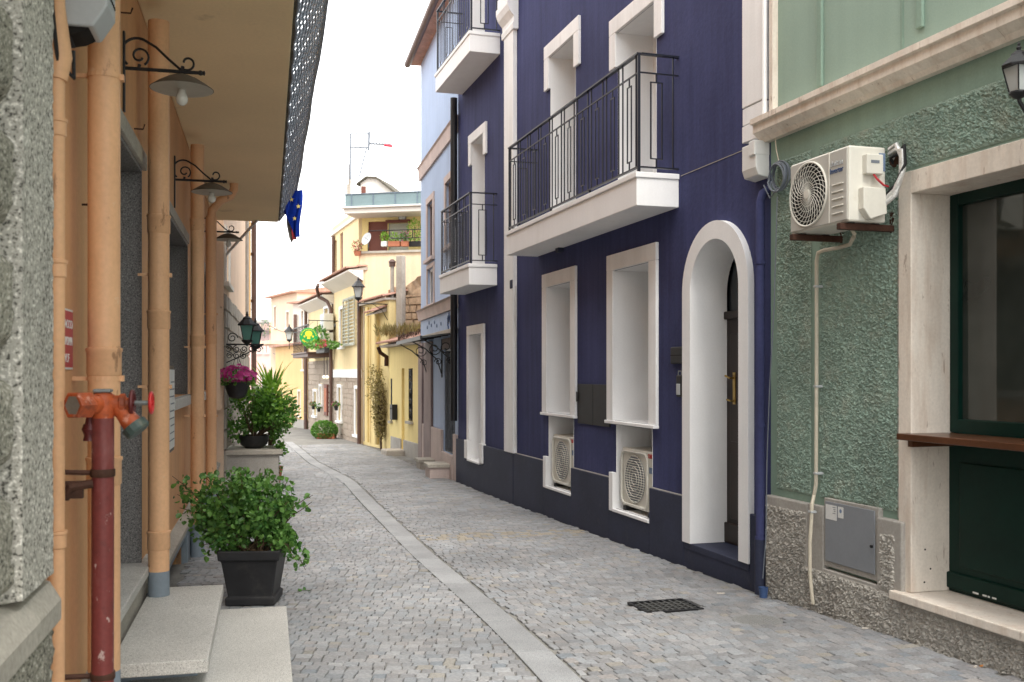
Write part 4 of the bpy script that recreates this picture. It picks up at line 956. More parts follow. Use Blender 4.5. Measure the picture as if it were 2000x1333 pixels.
# ------------------------------------------------------------------ low yellow house
FY_L = (pC-pB).xy.length
ly = fthing('low_yellow_house', 'low bright yellow house with a short pink tiled roof', 'house', FY)
yt = FY.zy(790, 676)
o1 = fwin(ly, FY, (784.5, 790, 720, 880), rev=.16); o2 = fwin(ly, FY, (798, 806, 720, 823), rev=.08); o3 = fwin(ly, FY, (763.5, 766, 740, 822), rev=.08)
ytop = yt
wallmesh(.01, FY_L, -.6, ytop, [o1, o2, o3], .1, 2.2).build('wall', M['yellowlow'], ly)
MB().box(o1[0], o1[1], -.16, -.13, o1[2], o1[3]).build('door', M['yellow'], ly)
for o in (o2, o3):
    w = glaze(ly, o, 'iron', .04, False)
    for k in range(5):
        z = o[2]+(o[3]-o[2])*(k+.5)/5; MB().tube(scroll(((o[0]+o[1])/2, z), min(.14, (o[1]-o[0])*.45), 1.3, 50*k, 16, 'xz', .0), .012, 5).build('grille_scroll', M['iron'], w)
    for q in (.15, .5, .85): u = o[0]+(o[1]-o[0])*q; MB().tube([(u, .0, o[2]), (u, .0, o[3])], .010, 5).build('grille_bar', M['iron'], w)
    MB().box(o[0]-.06, o[1]+.06, 0, .07, o[2]-.06, o[2]-.002).build('sill', M['ledge'], ly)
pzy = FY.zy(800, 862)
MB().box(.02, o1[0]-.002, 0, .035, -.5, pzy).build('plinth', M['greysm'], ly, bev=.01); MB().box(o1[1]+.002, FY_L-.3, 0, .03, -.5, pzy).build('plinth', M['greysm'], ly, bev=.01)
MB().box(o1[0]-.15, o1[1]+.2, .0, .45, -.4, gz(23)+.13).build('door_step', M['cement'], ly, bev=.03)
u, z = FY.uz(774, 820); mb_ = MB().box(-.13, .13, 0, .13, 0, .36).build('case', M['iron'], None)
t = fthing('letter_box', 'black letter box on the low yellow house beside its door', 'letter box', FY, u, 0, z); mb_.parent = t; MB().box(-.10, .10, .13, .135, .25, .28).build('slot', M['dark'], t)
MB().box(.0, FY_L+.15, -2.2, .22, ytop, ytop+.05).build('eave_board', M['cement'], ly)
tiles(ly, .0, FY_L+.15, .30, ytop+.05, -.65, ytop+.33, .17, 3)
MB().prism([(.20, ytop+.05), (-2.2, ytop+.62), (-2.2, ytop+.05)], 'x', .0, FY_L+.15).build('roof_deck', M['cement'], ly)
MB().tube([(FY_L+.1, .25, ytop+.02), (FY_L+.1, .2, ytop-.12), (FY_L+.1, .05, ytop-.22), (FY_L+.1, .05, ytop-.45)], .05, 8).build('gutter_spout', M['rust'], ly, smooth=True)
# ruined masonry closing the plot behind it
z0_, z1_ = at(836, 700, 24.7), at(757, 700, 25.3); FZ = facpts(z0_, z1_); FZ_L = (z1_-z0_).xy.length
ru = fthing('ruined_wall', 'crumbling ochre rubble wall rising behind the low yellow house', 'wall', FZ)
m = MB(); H0 = FZ.zy(800, 545)
def rf(a, b):
    u = a*FZ_L; top = H0+.28*noise.noise(Vector((u*2.1, 0, 3)))+.10*noise.noise(Vector((u*7, 0, 3)))-.25*a; z = -.5+b*(top+.5)
    return (u, .10*noise.noise(Vector((u*3, 0, z*3)))+.05*noise.noise(Vector((u*9, 2, z*9))), z)
m.grid(50, 60, rf); m.grid(50, 1, lambda a, b: (rf(a, 1)[0], rf(a, 1)[1]-.45*b, rf(a, 1)[2])); m.build('masonry', M['ruin'], ru, smooth=True)
stones(ru, FZ, .05, FZ_L-.05, ytop+.1, H0-.4, .06, hs=(.10, .2), ws=(.12, .32), mat='ruin', proud=.07)
u = FZ.ux(783, .2); tag(MB().box(-.09, .09, -.09, .09, ytop, FZ.zy(783, 500, .2)).build('cement_post', M['cement'], None, FZ.P(u, .2, 0), (0, 0, FZ.rot), bev=.02), 'square cement flue standing in front of the ruined wall', 'chimney')
u = FZ.ux(766, .25); zt_ = FZ.zy(766, 510, .25)
t = fthing('chimney_pipe', 'slim pale chimney pipe with a dark cowl beside the cement flue', 'chimney', FZ, u, .25, 0)
MB().tube([(0, 0, ytop), (0, 0, zt_-.12)], .05, 10).build('pipe', M['cement'], t, smooth=True); MB().lathe([(.08, zt_-.14), (.08, zt_-.04), (.10, zt_-.03), (.04, zt_+.04), (0, zt_+.04)], 10).build('cowl', M['brownpipe'], t)
gr = MB()
for _ in range(420):
    u = random.uniform(.0, FZ_L); leaf(gr, (u, random.uniform(.1, .6), ytop+.30+random.uniform(-.05, .12)), random.uniform(.10, .28), Vector((random.gauss(0, .4), random.gauss(0, .4), 1)), .12)
o = gr.build('dry_grass', M['leafdry'], None, FZ.P(0, 0, 0), (0, 0, FZ.rot), recalc=False); o['kind'] = 'stuff'; tag(o, 'dry grass growing on the tiled roof in front of the ruined wall', 'grass')
# ------------------------------------------------------------------ tall yellow house
cdir = (pD-pC).xy.normalized(); FV_L = (pD-pC).xy.length
ty = fthing('tall_yellow_house', 'tall cream yellow house with a planted roof terrace and teal parapet', 'house', FV)
TP = FV.zy(735, 484)
SV = FV.zy(735, 592); wallmesh(.02, FV_L, -.6, SV, [], .1, .6).build('street_wall', M['yellow'], ty)
MB().box(-.02, FV_L, -.6, .12, SV, SV+.05).build('wall_cap', M['cement'], ty); tiles(ty, -.02, FV_L, .16, SV+.05, -.5, SV+.22, .17, 2)
# side turned to the camera: crosses the street line, parallel to the picture
cw0 = at(702, 484, pD.y+.05); FX = Fac((cw0.x+4.2, pD.y-.9), (-4.2, .95))
FX_L = math.hypot(4.2, .95)
tw = fthing('x', 'x', 'x', FX); bpy.data.objects.remove(tw)
def on(F_, parent_fac, m, name, mat, parent, **k):            # geometry given in facade F_, attached to a thing standing on parent_fac
    Mx = Matrix.Translation((-parent_fac.o.x, -parent_fac.o.y, 0)); Rm = Matrix.Rotation(-parent_fac.rot, 4, 'Z')
    for i, v in enumerate(m.v):
        p = F_.P(v[0], v[1], v[2]); m.v[i] = tuple(Rm@(Mx@p))
    return m.build(name, mat, parent, **k)
on(FX, FV, wallmesh(0, FX_L, -.6, TP, [], .1, .3), 'end_wall', M['peach'], ty)
on(FX, FV, MB().box(0, FX_L+.03, -.34, .05, TP, TP+.06), 'parapet_cap', M['ledge'], ty)
# upper storey set back behind the terrace
RT = FX.zy(760, 412, -.8); RB = FX.zy(760, 425, -.8); UB = .8
ul = FX.ux(702, -UB)
dA = fwin(ty, FX, (719, 757, 433, 520), d=-UB); dB = fwin(ty, FX, (758, 798, 436, 520), d=-UB)
uw = wallmesh(-.8, ul, 2.4, RB, [dA, dB], .1, 1.2, d=-UB); on(FX, FV, uw, 'terrace_wall', M['yellowlow'], ty)
on(FX, FV, MB().box(dA[0], dA[1], -UB-.09, -UB-.05, dA[2], dA[3]), 'terrace_shutter', M['browndoor'], ty)
wv = on(FX, FV, MB().box(dB[0], dB[1], -UB-.09, -UB-.06, dB[2], dB[3]), 'terrace_window', M['shutter'], ty)
on(FX, FV, MB().box(dB[0]-.05, dB[1]+.05, -UB, -UB+.08, dB[3], dB[3]+.08), 'shutter_box', M['browndoor'], ty)
on(FX, FV, MB().box(-.8, ul+.12, -3.2, .05, RB, RT-.05).box(-.8, ul+.18, -3.2, .12, RT-.05, RT), 'roof_slab', M['farwhite'], ty, bev=.015)
PT = FX.zy(760, 376, 0)
on(FX, FV, MB().box(-.8, ul+.10, -.06, .0, RT, PT-.02), 'roof_parapet', M['tealpanel'], ty)
on(FX, FV, MB().box(-.8, ul+.12, -.08, .02, PT-.02, PT), 'parapet_rail', M['shutterbl'], ty)
for k in range(6): on(FX, FV, MB().box(ul-.1-.62*k, ul-.08-.62*k, .0, .02, RT, PT-.02), 'parapet_post', M['shutterbl'], ty)
on(FX, FV, MB().box(ul-3.3, ul-3.15, -.7, -.1, TP+.05, RB), 'terrace_pier', M['yellowlow'], ty)
# street-side upper wall
sp = FX.P(ul, -.75, 0); FU = Fac((sp.x, sp.y), (pE-pD).xy); ue = FU.ux(648); zt_ = PT
wo = [fwin(ty, FU, q, rev=.10) for q in ((653.5, 657.5, 470, 560), (664, 670, 455, 545))]
on(FU, FV, wallmesh(.0, ue, 3.7, RT+.12, wo, .1, 2.5), 'upper_wall', M['creamy'], ty)
on(FU, FV, MB().box(-.05, ue+.08, -.3, .06, RT-.16, RT-.06), 'cornice', M['farwhite'], ty)
for o in wo: on(FU, FV, MB().box(o[0], o[1], -.08, -.05, o[2], o[3]), 'shutter', M['browndoor'], ty)
on(FU, FV, MB().tube([(ue-.6, .06, RT-.2), (ue-.6, .06, 3.0)], .05, 8), 'downpipe', M['brownpipe'], ty)
# white attic room with lean-to roof
on(FX, FV, MB().prism([(ul-.15, PT-.1), (ul-.15, PT+.38), (ul-.35, PT+.52), (ul-.6, PT+.50), (ul-1.35, PT-.1)], 'y', -1.6, -.5), 'attic_room', M['farwhite'], ty)
on(FX, FV, MB().prism([(ul-.05, PT+.36), (ul-.33, PT+.55), (ul-.62, PT+.53), (ul-1.42, PT-.09), (ul-1.36, PT-.12), (ul-.6, PT+.49), (ul-.35, PT+.51), (ul-.05, PT+.32)], 'y', -1.7, -.42), 'attic_roof', M['moss'], ty)
on(FX, FV, MB().box(ul-.30, ul-.18, -.5, -.48, PT-.05, PT+.28), 'attic_door', M['browndoor'], ty)
for x in (683, 680): on(FX, FV, MB().tube([(FX.ux(x, -.6), -.6, RT), (FX.ux(x, -.6), -.6, FX.zy(683, 322 if x == 683 else 360, -.6))], .04, 8), 'vent_pipe', M['cement'], ty)
# yellow street wall details: pipes, small tiled hood
for x, r, mt in ((723, .045, 'yellow'), (741, .06, 'yellow'), (716, .02, 'cement')): MB().tube([(FV.ux(x), .07, -.1), (FV.ux(x), .07, FV.zy(x, 600))], r, 8).build('downpipe', M[mt], ty, smooth=True)
hu, hz = FV.uz(748, 612); MB().prism([(0, hz+.12), (.35, hz-.03), (.35, hz-.06), (0, hz+.02)], 'x', hu-.35, hu+.35).build('hood', M['cement'], ty); tiles(ty, hu-.4, hu+.4, .38, hz-.03, 0, hz+.13, .16, 2)
# terrace railing, plants, lamp, dish
rl_ = fthing('terrace_railing', 'thin black tube railing with rounded corners on the roof terrace', 'railing', FX)
z0, z1 = FX.zy(770, 466, .02), FX.zy(770, 450, .02); ua, ub = FX.ux(719, .02), FX.ux(845, .02)
MB().tube([(ua, .02, TP+.05), (ua, .02, z1-.05), (ua-.05, .02, z1), (ub, .02, z1)], .014, 6).tube([(FX.ux(760, .02), .02, z1), (FX.ux(761, .02), .02, z0+.05), (FX.ux(765, .02), .02, z0), (ub, .02, z0)], .012, 6).tube([(FX.ux(806, .02), .02, z0), (FX.ux(806, .02), .02, z1)], .012, 6).build('rails', M['iron'], rl_)
def pot_plant(F_, x0, x1, y1, y0, d, label, potm, leafm, ph=.14, box=True, fl=None, group=None, n=110, lsz=.06):
    u, z = F_.uz((x0+x1)/2, y0, d); w = min(abs(F_.ux(x0, d)-F_.ux(x1, d))/2, (1.5 if n > 300 else .9 if box else .6)*(x1-x0)/F*F_.P(u, d, 0).y); top = F_.zy((x0+x1)/2, y1, d)-z
    t = fthing('potted_plant', label, 'plant', F_, u, d, z, group)
    if box: MB().box(-w*.9, w*.9, -.07, .07, 0, ph).build('planter', M[potm], t, bev=.008)
    else: MB().lathe([(w*.55, 0), (w*.8, ph), (w*.85, ph), (w*.7, ph-.02), (0, ph-.03)], 14).build('pot', M[potm], t, smooth=True)
    m_ = MB(); clump(m_, (0, 0, ph+(top-ph)*.5), (w*1.05, max(.1, w*.6), (top-ph)*.55), n, lsz, tiny=True, shell=.3); m_.build('foliage', M[leafm], t, recalc=False)
    st = MB()
    for k in range(6): st.tube([(0, 0, ph*.6), (random.uniform(-.6, .6)*w, random.uniform(-.05, .05), top*.75)], .004, 4)
    st.build('stems', M['stem'], t)
    if fl:
        m_ = MB(); clump(m_, (0, .04, ph+(top-ph)*.6), (w, .1, (top-ph)*.5), max(20, n//3), lsz*.8, tiny=True); m_.build('flowers', M[fl], t, recalc=False, kind='stuff')
    return t
dW = -.12
pot_plant(FX, 745, 757, 455, 482, dW, 'green plant in a white pot at the terrace edge', 'paper', 'leafbr')
pot_plant(FX, 758, 783, 456, 482, dW, 'low greenery in a long orange planter on the terrace parapet', 'terracotta', 'leafbr')
pot_plant(FX, 784, 798, 452, 482, dW, 'pink flowering plant in a terracotta pot on the terrace parapet', 'terracotta', 'leafdk', fl='petal')
pot_plant(FX, 797, 823, 430, 482, dW-.2, 'tall bright green bush in a dark pot on the terrace', 'potdark', 'leafbr', n=260)
pot_plant(FX, 689, 707, 472, 500, .08, 'small plant in a terracotta pot hanging at the terrace wall corner', 'terracotta', 'leafdry', ph=.12, box=False, fl='petalred')
u, z = FX.uz(784, 424, -UB+.1); t = fthing('terrace_lamp', 'oval white bulkhead lamp above the terrace doors', 'lamp', FX, u, -UB+.01, z)
MB().lathe([(.10, 0), (.09, .04), (.05, .06), (0, .06)], 14, (0, 0, 0), Matrix.Rotation(R(-90), 3, 'X')).build('glass', M['milk'], t, smooth=True)
MB().lathe([(.115, -.004), (.115, .018), (.10, .018)], 14, (0, 0, 0), Matrix.Rotation(R(-90), 3, 'X')).build('rim', M['cable'], t, smooth=True)
u, z = FX.uz(718, 468, .1); t = fthing('satellite_dish', 'grey satellite dish at the corner of the roof terrace', 'satellite dish', FX, u, .1, z)
MB().lathe([(0, 0), (.09, .012), (.17, .05), (.175, .05), (.09, .004), (0, -.01)], 20, (0, 0, 0), Matrix.Rotation(R(-70), 3, 'X')@Matrix.Rotation(R(25), 3, 'Y')).build('dish', M['greyplas'], t, smooth=True)
MB().tube([(0, 0, -.02), (0, -.05, -.12), (0, -.08, -.2)], .012, 6).build('arm', M['cable'], t); MB().tube([(0, 0, 0), (.03, .16, .03)], .006, 5).build('feed_arm', M['cable'], t)
# television antenna
an = thing('television_antenna', 'spindly television antenna mast with a red ended boom on the tall yellow house', 'antenna', at(684, 322, pD.y+.6))
q = lambda x, y: at(x, y, pD.y+.6)-at(684, 322, pD.y+.6)
MB().tube([(0, 0, -.4), q(684, 262)], .028, 6).tube([q(684, 262), q(721, 262)], .022, 5).tube([q(684, 288), q(720, 289)], .022, 5).build('mast', M['cable'], an)
MB().tube([q(721, 258), q(720, 294)], .032, 6).tube([q(720, 281), q(764, 283)], .026, 6).tube([q(721, 262), q(752, 280)], .013, 5).tube([q(716, 290), q(702, 345)], .020, 5).build('boom', M['cable'], an)
MB().tube([q(750, 284), q(767, 286)], .035, 8).build('reflector', M['redplas'], an)
el = MB()
for k in range(7): el.tube([q(724+6*k, 281)+Vector((0, -.15, 0)), q(724+6*k, 281)+Vector((0, .15, 0))], .009, 4)
el.build('elements', M['cable'], an)
# dead vine against the yellow wall
vn = fthing('dry_vine', 'dry brown vine climbing the yellow wall beside the low yellow house', 'vine', FV, FV.ux(752), .1, gz(pC.y))
vb, vl = MB(), MB()
for k in range(30):
    h_ = random.uniform(1.0, 2.05); sx = random.uniform(-.3, .75); pts = [(random.uniform(-.05, .05), 0, 0)]
    for i in range(1, 7): t_ = i/6; pts.append((sx*t_**1.6+random.uniform(-.04, .04), random.uniform(-.06, .12)*t_, h_*t_))
    vb.tube(pts, [.018*(1-.8*i/6) for i in range(7)], 5)
    for p in pts[2:]:
        for _ in range(13): leaf(vl, Vector(p)+inball(.15), random.uniform(.05, .09), tiny=True)
vb.build('stems', M['stem'], vn); vl.build('foliage', M['leafdry'], vn, recalc=False)
# ------------------------------------------------------------------ cream and stone house, restaurant house beside it
FS_L = (pE-pD).xy.length; FT_L = (pG-pE).xy.length
cs = fthing('cream_stone_house', 'cream house with rubble stone ground floor and grey shutters', 'house', FS)
eT = FS.zy(690, 540); st_z = FS.zy(680, 738)
c1 = fwin(cs, FS, (666, 673, 604, 678), rev=.12); c2 = fwin(cs, FS, (662, 668, 757, 822), rev=.14); c3 = fwin(cs, FS, (696, 706, 760, 850), rev=.14); c4 = fwin(cs, FS, (669, 675, 757, 775), rev=.1)
wallmesh(.02, FS_L-.01, -.6, eT, [c1, c2, c3], .12, 3.5).build('wall', M['creamy'], cs)
for o in (c1, c2, c3): glaze(cs, o, 'white', .06); surround(cs, o, 'white', .09, .05)
n_s = stones(cs, FS, .12, FS_L-.02, -.3, st_z, .002, [(o[0]-.1, o[1]+.1, o[2]-.1, o[3]+.1) for o in (c2, c3)])
MB().box(.05, FS_L-.02, 0, .045, st_z, FS.zy(680, 722)).build('white_band', M['white'], cs)
def shutter(parent, u0, u1, z0, z1, d, mat, n=14):
    s_ = MB().box(u0, u0+.04, d, d+.035, z0, z1).box(u1-.04, u1, d, d+.035, z0, z1).box(u0+.04, u1-.04, d, d+.034, z0, z0+.05).box(u0+.04, u1-.04, d, d+.034, z1-.05, z1).build('shutter', M[mat], parent)
    me = MB().prism([(d+.004, 0), (d+.030, -.03), (d+.034, -.024), (d+.008, .006)], 'x', u0+.04, u1-.04).mesh('slat', M[mat])
    for k in range(n): put(me, 'slat', s_, (0, 0, z0+.08+(z1-z0-.13)*k/(n-1)))
w_ = c1[1]-c1[0]
a, b = sorted((FS.ux(674.5), FS.ux(697))); shutter(cs, a, a+(b-a)*.49, c1[2], c1[3]+.25, .05, 'shutter'); shutter(cs, a+(b-a)*.51, b, c1[2], c1[3]+.25, .05, 'shutter')
def eave(parent, u0, u1, z, ov, rise=.9, back=3.5):
    MB().prism([(0, z-.25), (ov, z), (ov, z+.04), (0, z+.04)], 'x', u0, u1).build('eave_soffit', M['farwhite'], parent)
    MB().prism([(ov, z+.042), (-back, z+.042+rise), (-back, z+.042)], 'x', u0, u1).build('roof_deck', M['cement'], parent)
    tiles(parent, u0, u1, ov+.06, z+.05, ov-.9, z+.05+.96*rise/(back+ov), .2, 3)
eave(cs, -.05, FS_L+.0, eT, .40, .6)
MB().tube([(.03, .10, -.2), (.03, .10, eT-.15), (.0, .3, eT-.0)], .055, 8).build('downpipe', M['brownpipe'], cs, smooth=True)
gu = FS_L-.05
MB().tube([(gu, .10, -.2), (gu, .10, eT-.75), (gu+.1, .2, eT-.5), (gu+.35, .42, eT-.35), (gu+.2, .5, eT-.1), (gu-.05, .5, eT)], .055, 8).build('downpipe', M['brownpipe'], cs, smooth=True)
rh = fthing('restaurant_house', 'cream and stone house with a flowered balcony and round green sign', 'house', FT)
rT = FT.zy(625, 590); rs = FT.zy(628, 705)
r1 = fwin(rh, FT, (635, 643, 603, 668), rev=.12); r2 = fwin(rh, FT, (614, 620, 765, 812), rev=.12); r3 = fwin(rh, FT, (626, 630, 755, 790), rev=.12)
wallmesh(.02, FT_L, -.6, rT, [r1, r2, r3], .12, 3.5).build('wall', M['creamy'], rh)
for o in (r1, r2, r3): glaze(rh, o, 'white', .06); surround(rh, o, 'white', .08, .05)
stones(rh, FT, .05, FT_L-.1, -.4, rs, .002, [(o[0]-.1, o[1]+.1, o[2]-.1, o[3]+.1) for o in (r2, r3)])
eave(rh, .0, FT_L+.1, rT, .35, .5)
MB().tube([(FT_L-.1, .10, -.3), (FT_L-.1, .10, rT-.1)], .06, 8).build('downpipe', M['brownpipe'], rh, smooth=True)
ba, bb = FT.ux(648), FT.ux(615); bz = FT.zy(630, 688, .4)
bl = MB().box(ba, bb, 0, .75, bz-.14, bz-.03).box(ba-.03, bb+.03, 0, .80, bz-.03, bz+.02).build('balcony', M['brownpipe'], rh, bev=.01)
for k in range(18): u = ba+(bb-ba)*(k+.5)/18; MB().tube([(u, .74, bz+.02), (u, .74, bz+.85)], .009, 5).build('baluster', M['iron'], bl)
MB().box(ba, bb, .72, .76, bz+.85, bz+.88).build('top_rail', M['iron'], bl)
for k, x in enumerate((633, 639)):
    u, z = FT.uz(x, 737, .35); t = fthing('balcony_lamp', 'small lit globe lamp under the flowered restaurant balcony', 'lamp', FT, u, .35, z, 'globe lamps under the balcony')
    em, nt, p = base_mat('lit_globe'); p.inputs['Emission Color'].default_value = (1, .62, .28, 1); p.inputs['Emission Strength'].default_value = .8
    MB().lathe([(0, -.05), (.04, -.03), (.05, 0), (.04, .03), (.02, .05)], 12).build('globe', em, t, smooth=True); MB().tube([(0, 0, .07), (0, 0, bz-.14-z)], .012, 6).build('stem', M['iron'], t)
pot_plant(FT, 612, 648, 668, 690, .70, 'green trailing plants in a dark trough along the restaurant balcony', 'potdark', 'leafdk', n=520, fl='petalred', lsz=.09)
pot_plant(FT, 618, 634, 640, 688, .45, 'tall leafy plant rising above the restaurant balcony', 'potdark', 'leafdk', n=420, lsz=.09)
for k, (ya, yb, lab) in enumerate(((655, 685, 'white air conditioner standing on the restaurant balcony'), (668, 708, 'white air conditioner hung under the other by the restaurant balcony'))):
    u, z = FT.uz(645, yb-(18 if k == 0 else 0), .12); t = fthing('balcony_air_conditioner', lab, 'air conditioner', FT, u, .08, bz+.10 if k == 0 else bz+.68)
    MB().box(-.35, .35, 0, .3, 0, .5).build('casing', M['acwhite'], t, bev=.02); MB().lathe([(.19, 0), (.19, .01), (.15, .012), (0, .012)], 20, (-.1, .301, .25), RX).build('fan', M['greyplas'], t); MB().box(-.3, .3, -.08, 0, .1, .2).build('bracket', M['cable'], t)
# hanging round sign on an iron arm
sgp = at(603, 658, pE.y-1.2); FSg = Fac((sgp.x, sgp.y), (-1, -.18)); FSg.N = Vector((FSg.U.y, -FSg.U.x))
sgn = thing('hanging_sign', 'round green hanging sign with yellow emblem on an iron arm', 'sign', sgp, math.atan2(.18, 1)+math.pi)
rs_ = 17.5/F*sgp.y
MB().lathe([(rs_, -.03), (rs_, .03), (rs_*.96, .036), (0, .036)], 36, (0, 0, 0), Matrix.Rotation(R(-90), 3, 'X')).build('disc', M['signgreen'], sgn)
y = .040
em = MB()
em.prism([(math.cos(R(a))*rs_*.40, math.sin(R(a))*rs_*.34+rs_*.32) for a in range(0, 360, 15)], 'y', y-.003, y)
em.prism([(-rs_*.12, rs_*.05), (rs_*.12, rs_*.05), (rs_*.2, -rs_*.25), (-rs_*.2, -rs_*.25)], 'y', y-.003, y)
em.prism([(rs_*(.46+.10*math.cos(R(a))), rs_*(.02+.12*math.sin(R(a)))) for a in range(0, 360, 20)], 'y', y-.003, y); em.prism([(rs_*(-.46+.10*math.cos(R(a))), rs_*(.02+.12*math.sin(R(a)))) for a in range(0, 360, 20)], 'y', y-.003, y)
for k, a in enumerate(range(-150, -20, 13)):
    c = (math.cos(R(a))*rs_*.72, math.sin(R(a))*rs_*.72); em.tube([(c[0]-.02, y, c[1]-.03), (c[0], y, c[1]+.03), (c[0]+.025, y, c[1]-.02)], .012, 4)
for a in range(15, 170, 14): em.lathe([(rs_*.06, 0), (rs_*.05, .004), (0, .004)], 8, (math.cos(R(a))*rs_*.82, y-.004, math.sin(R(a))*rs_*.82), Matrix.Rotation(R(-90), 3, 'X'))
em.build('emblem', M['signyellow'], sgn)
MB().tube([(0, 0, rs_), (0, 0, rs_+.25)], .012, 6).tube([(0, 0, rs_+.22), (-.95, -.35, rs_+.22)], .014, 6).tube([(-.25, -.08, rs_+.22), (-.25, -.08, -rs_*.2), (-.02-rs_*.8, 0, -.2)], .008, 6).build('iron_arm', M['iron'], sgn)
# menu board and wall flower pots of the restaurant
u, z = FT.uz(637, 812, .05); t = fthing('menu_cabinet', 'brown wooden menu cabinet on the restaurant stone wall', 'menu board', FT, u, 0, z)
MB().box(-.28, .28, 0, .08, 0, 1.0).build('cabinet', M['browndoor'], t, bev=.01); MB().box(-.2, .2, .08, .085, .12, .88).build('menu_page', M['terracotta'], t)
for x, yy, lab in ((612, 795, 'red flowers in a wall pot by the far restaurant window'), (622.5, 800, 'dark green plant in a wall pot between restaurant window and menu cabinet')):
    pot_plant(FT, x-4, x+4, yy-9, yy+5, .12, lab, 'potdark', 'leafdk', ph=.13, box=False, fl='petalred' if x < 620 else None)
pot_plant(FS, 652, 661, 787, 802, .18, 'bright pink flowers in a wall pot on the cream stone house corner', 'potdark', 'leafdk', ph=.13, box=False, fl='petal', n=120)
# clipped bush at the foot of the downpipe
p = gpx(635, 857); t = thing('round_bush', 'dense round green bush in a low terracotta trough by the stone house', 'bush', p)
MB().box(-.22, .30, -.18, .2, 0, .15).build('trough', M['terracotta'], t, bev=.01)
m_ = MB(); clump(m_, (-.03, 0, .25), (.38, .33, .27), 2600, .055, tiny=True, shell=.6); clump(m_, (.18, -.05, .24), (.2, .25, .2), 500, .05, tiny=True, shell=.6); m_.build('foliage', M['leafdk'], t, recalc=False)
MB().tube([(0, 0, .05), (0, 0, .35)], .03, 6).build('trunk', M['stem'], t)
# street lamps on wall arms
def street_lamp(px, py, Y, sc_, arm_to, label):
    p = at(px, py, Y); t = thing('street_lamp', label, 'street lamp', p)
    lantern(t, sc_, M['milk']); a = arm_to-p
    zz = -.27*sc_
    MB().tube([(0, 0, zz-.05), (0, 0, zz-.25)], .014, 6).tube([(0, 0, zz-.06), (a.x, a.y, zz-.06)], .014, 6).tube([(a.x*.5, a.y*.5, zz-.07), (a.x*.8, a.y*.8, zz-.2), (a.x, a.y, zz-.45)], .008, 6).build('wall_arm', M['iron'], t)
street_lamp(700, 561, pC.y-.2, 1.25, FV.P(FV.ux(757), .0, 0)+Vector((0, 0, 0)), 'street lamp with clear glass on a long arm from the yellow wall')
street_lamp(565, 648, pG.y-1.0, 1.35, Vector((FO.P(.8, 0, 0).x, FO.P(.8, 0, 0).y, 0)), 'street lamp on an arm from the far orange house')
# ------------------------------------------------------------------ far end of the street
def simple_house(name, label, F_, u0, u1, z1, mat, wins, depth=5, roof='tile', ov=.25, wm='white', rise=.5):
    t = fthing(name, label, 'house', F_); ops_ = [fwin(t, F_, q, rev=.12) for q in wins]
    wallmesh(u0, u1, -1.2, z1, ops_, .12, depth).build('wall', M[mat], t)
    for o in ops_: glaze(t, o, wm, .06); surround(t, o, 'farwhite', .07, .03)
    MB().prism([(ov, z1), (ov, z1+.07), (-depth/2, z1+rise), (-depth-.2, z1+.07), (-depth-.2, z1)], 'x', u0-.1, u1+.1).build('roof', M[roof], t)
    return t
FO_L = (pH-pG).xy.length
oh = simple_house('orange_house', 'far orange house with a grey plinth beside the restaurant', FO, .05, FO_L+1.5, FO.zy(580, 675), 'farorange', [(592, 597, 697, 722), (583, 587, 765, 812)], 6)
MB().box(.04, FO_L*.6, 0, .06, -1, FO.zy(590, 820)).build('plinth', M['greysm'], oh)
MB().tube([(.02, .1, -.5), (.02, .1, FO.zy(600, 690))], .06, 8).build('downpipe', M['brownpipe'], oh)
# further houses: pale gabled block above, peach house closing the bend, pink house at the end
Yw = pG.y+4.5
q0, q1 = at(650, 700, Yw), at(572, 700, Yw+1.5); FW = facpts(q0, q1)
wh = simple_house('pale_house', 'tall off white house with a sloping tiled roof rising behind the restaurant', FW, -1.5, (q1-q0).xy.length, FW.zy(600, 592), 'farwhite', [(589, 593, 608, 645)], 6, wm='brownpipe', rise=.7)
MB().box(1.2, 1.75, -2.2, -1.7, FW.zy(600, 592), FW.zy(600, 546)).build('chimney', M['peach'], wh)
MB().tube([(FW.ux(580), .1, -1), (FW.ux(580), .1, FW.zy(580, 615))], .07, 8).build('downpipe', M['brownpipe'], wh)
Y2 = pH.y+5; q0, q1 = at(580, 700, Y2-1.5), at(529, 700, Y2+2.0); FP = facpts(q0, q1)
ph_ = simple_house('peach_house', 'tall peach house with brown downpipes closing the far bend', FP, .0, (q1-q0).xy.length, FP.zy(552, 578), 'farpeach', [(536, 540, 600, 640), (545, 549, 690, 720), (560, 565, 610, 640)], 6, wm='brownpipe')
zb = FP.zy(545, 668); b_ = MB().box(1.2, (q1-q0).xy.length-.1, 0, .9, zb-.15, zb).build('balcony', M['farpeach'], ph_)
for k in range(14): u = 1.3+k*.2; MB().tube([(u, .85, zb), (u, .85, zb+.95)], .014, 4).build('baluster', M['cable'], b_)
for x in (552, 560): MB().tube([(FP.ux(x), .1, -1), (FP.ux(x), .1, zb)], .07, 8).build('downpipe', M['brownpipe'], ph_)
Y3 = Y2+12; q0, q1 = at(534, 700, Y3), at(470, 700, Y3+1); FK = facpts(q0, q1)
pk = simple_house('pink_house', 'pink house at the far end of the street', FK, -2.0, (q1-q0).xy.length+3, FK.zy(505, 648), 'farpink', [(505, 510, 668, 690), (519, 524, 668, 690), (508, 516, 730, 780)], 6, rise=.6)
Y4 = Y3+8; q0, q1 = at(560, 700, Y4), at(470, 700, Y4); FK2 = facpts(q0, q1)
simple_house('white_house', 'white house with dark roof behind the pink house', FK2, -1, (q1-q0).xy.length+6, FK2.zy(505, 632), 'farwhite', [(500, 506, 642, 652)], 6, 'cement', rise=.4)
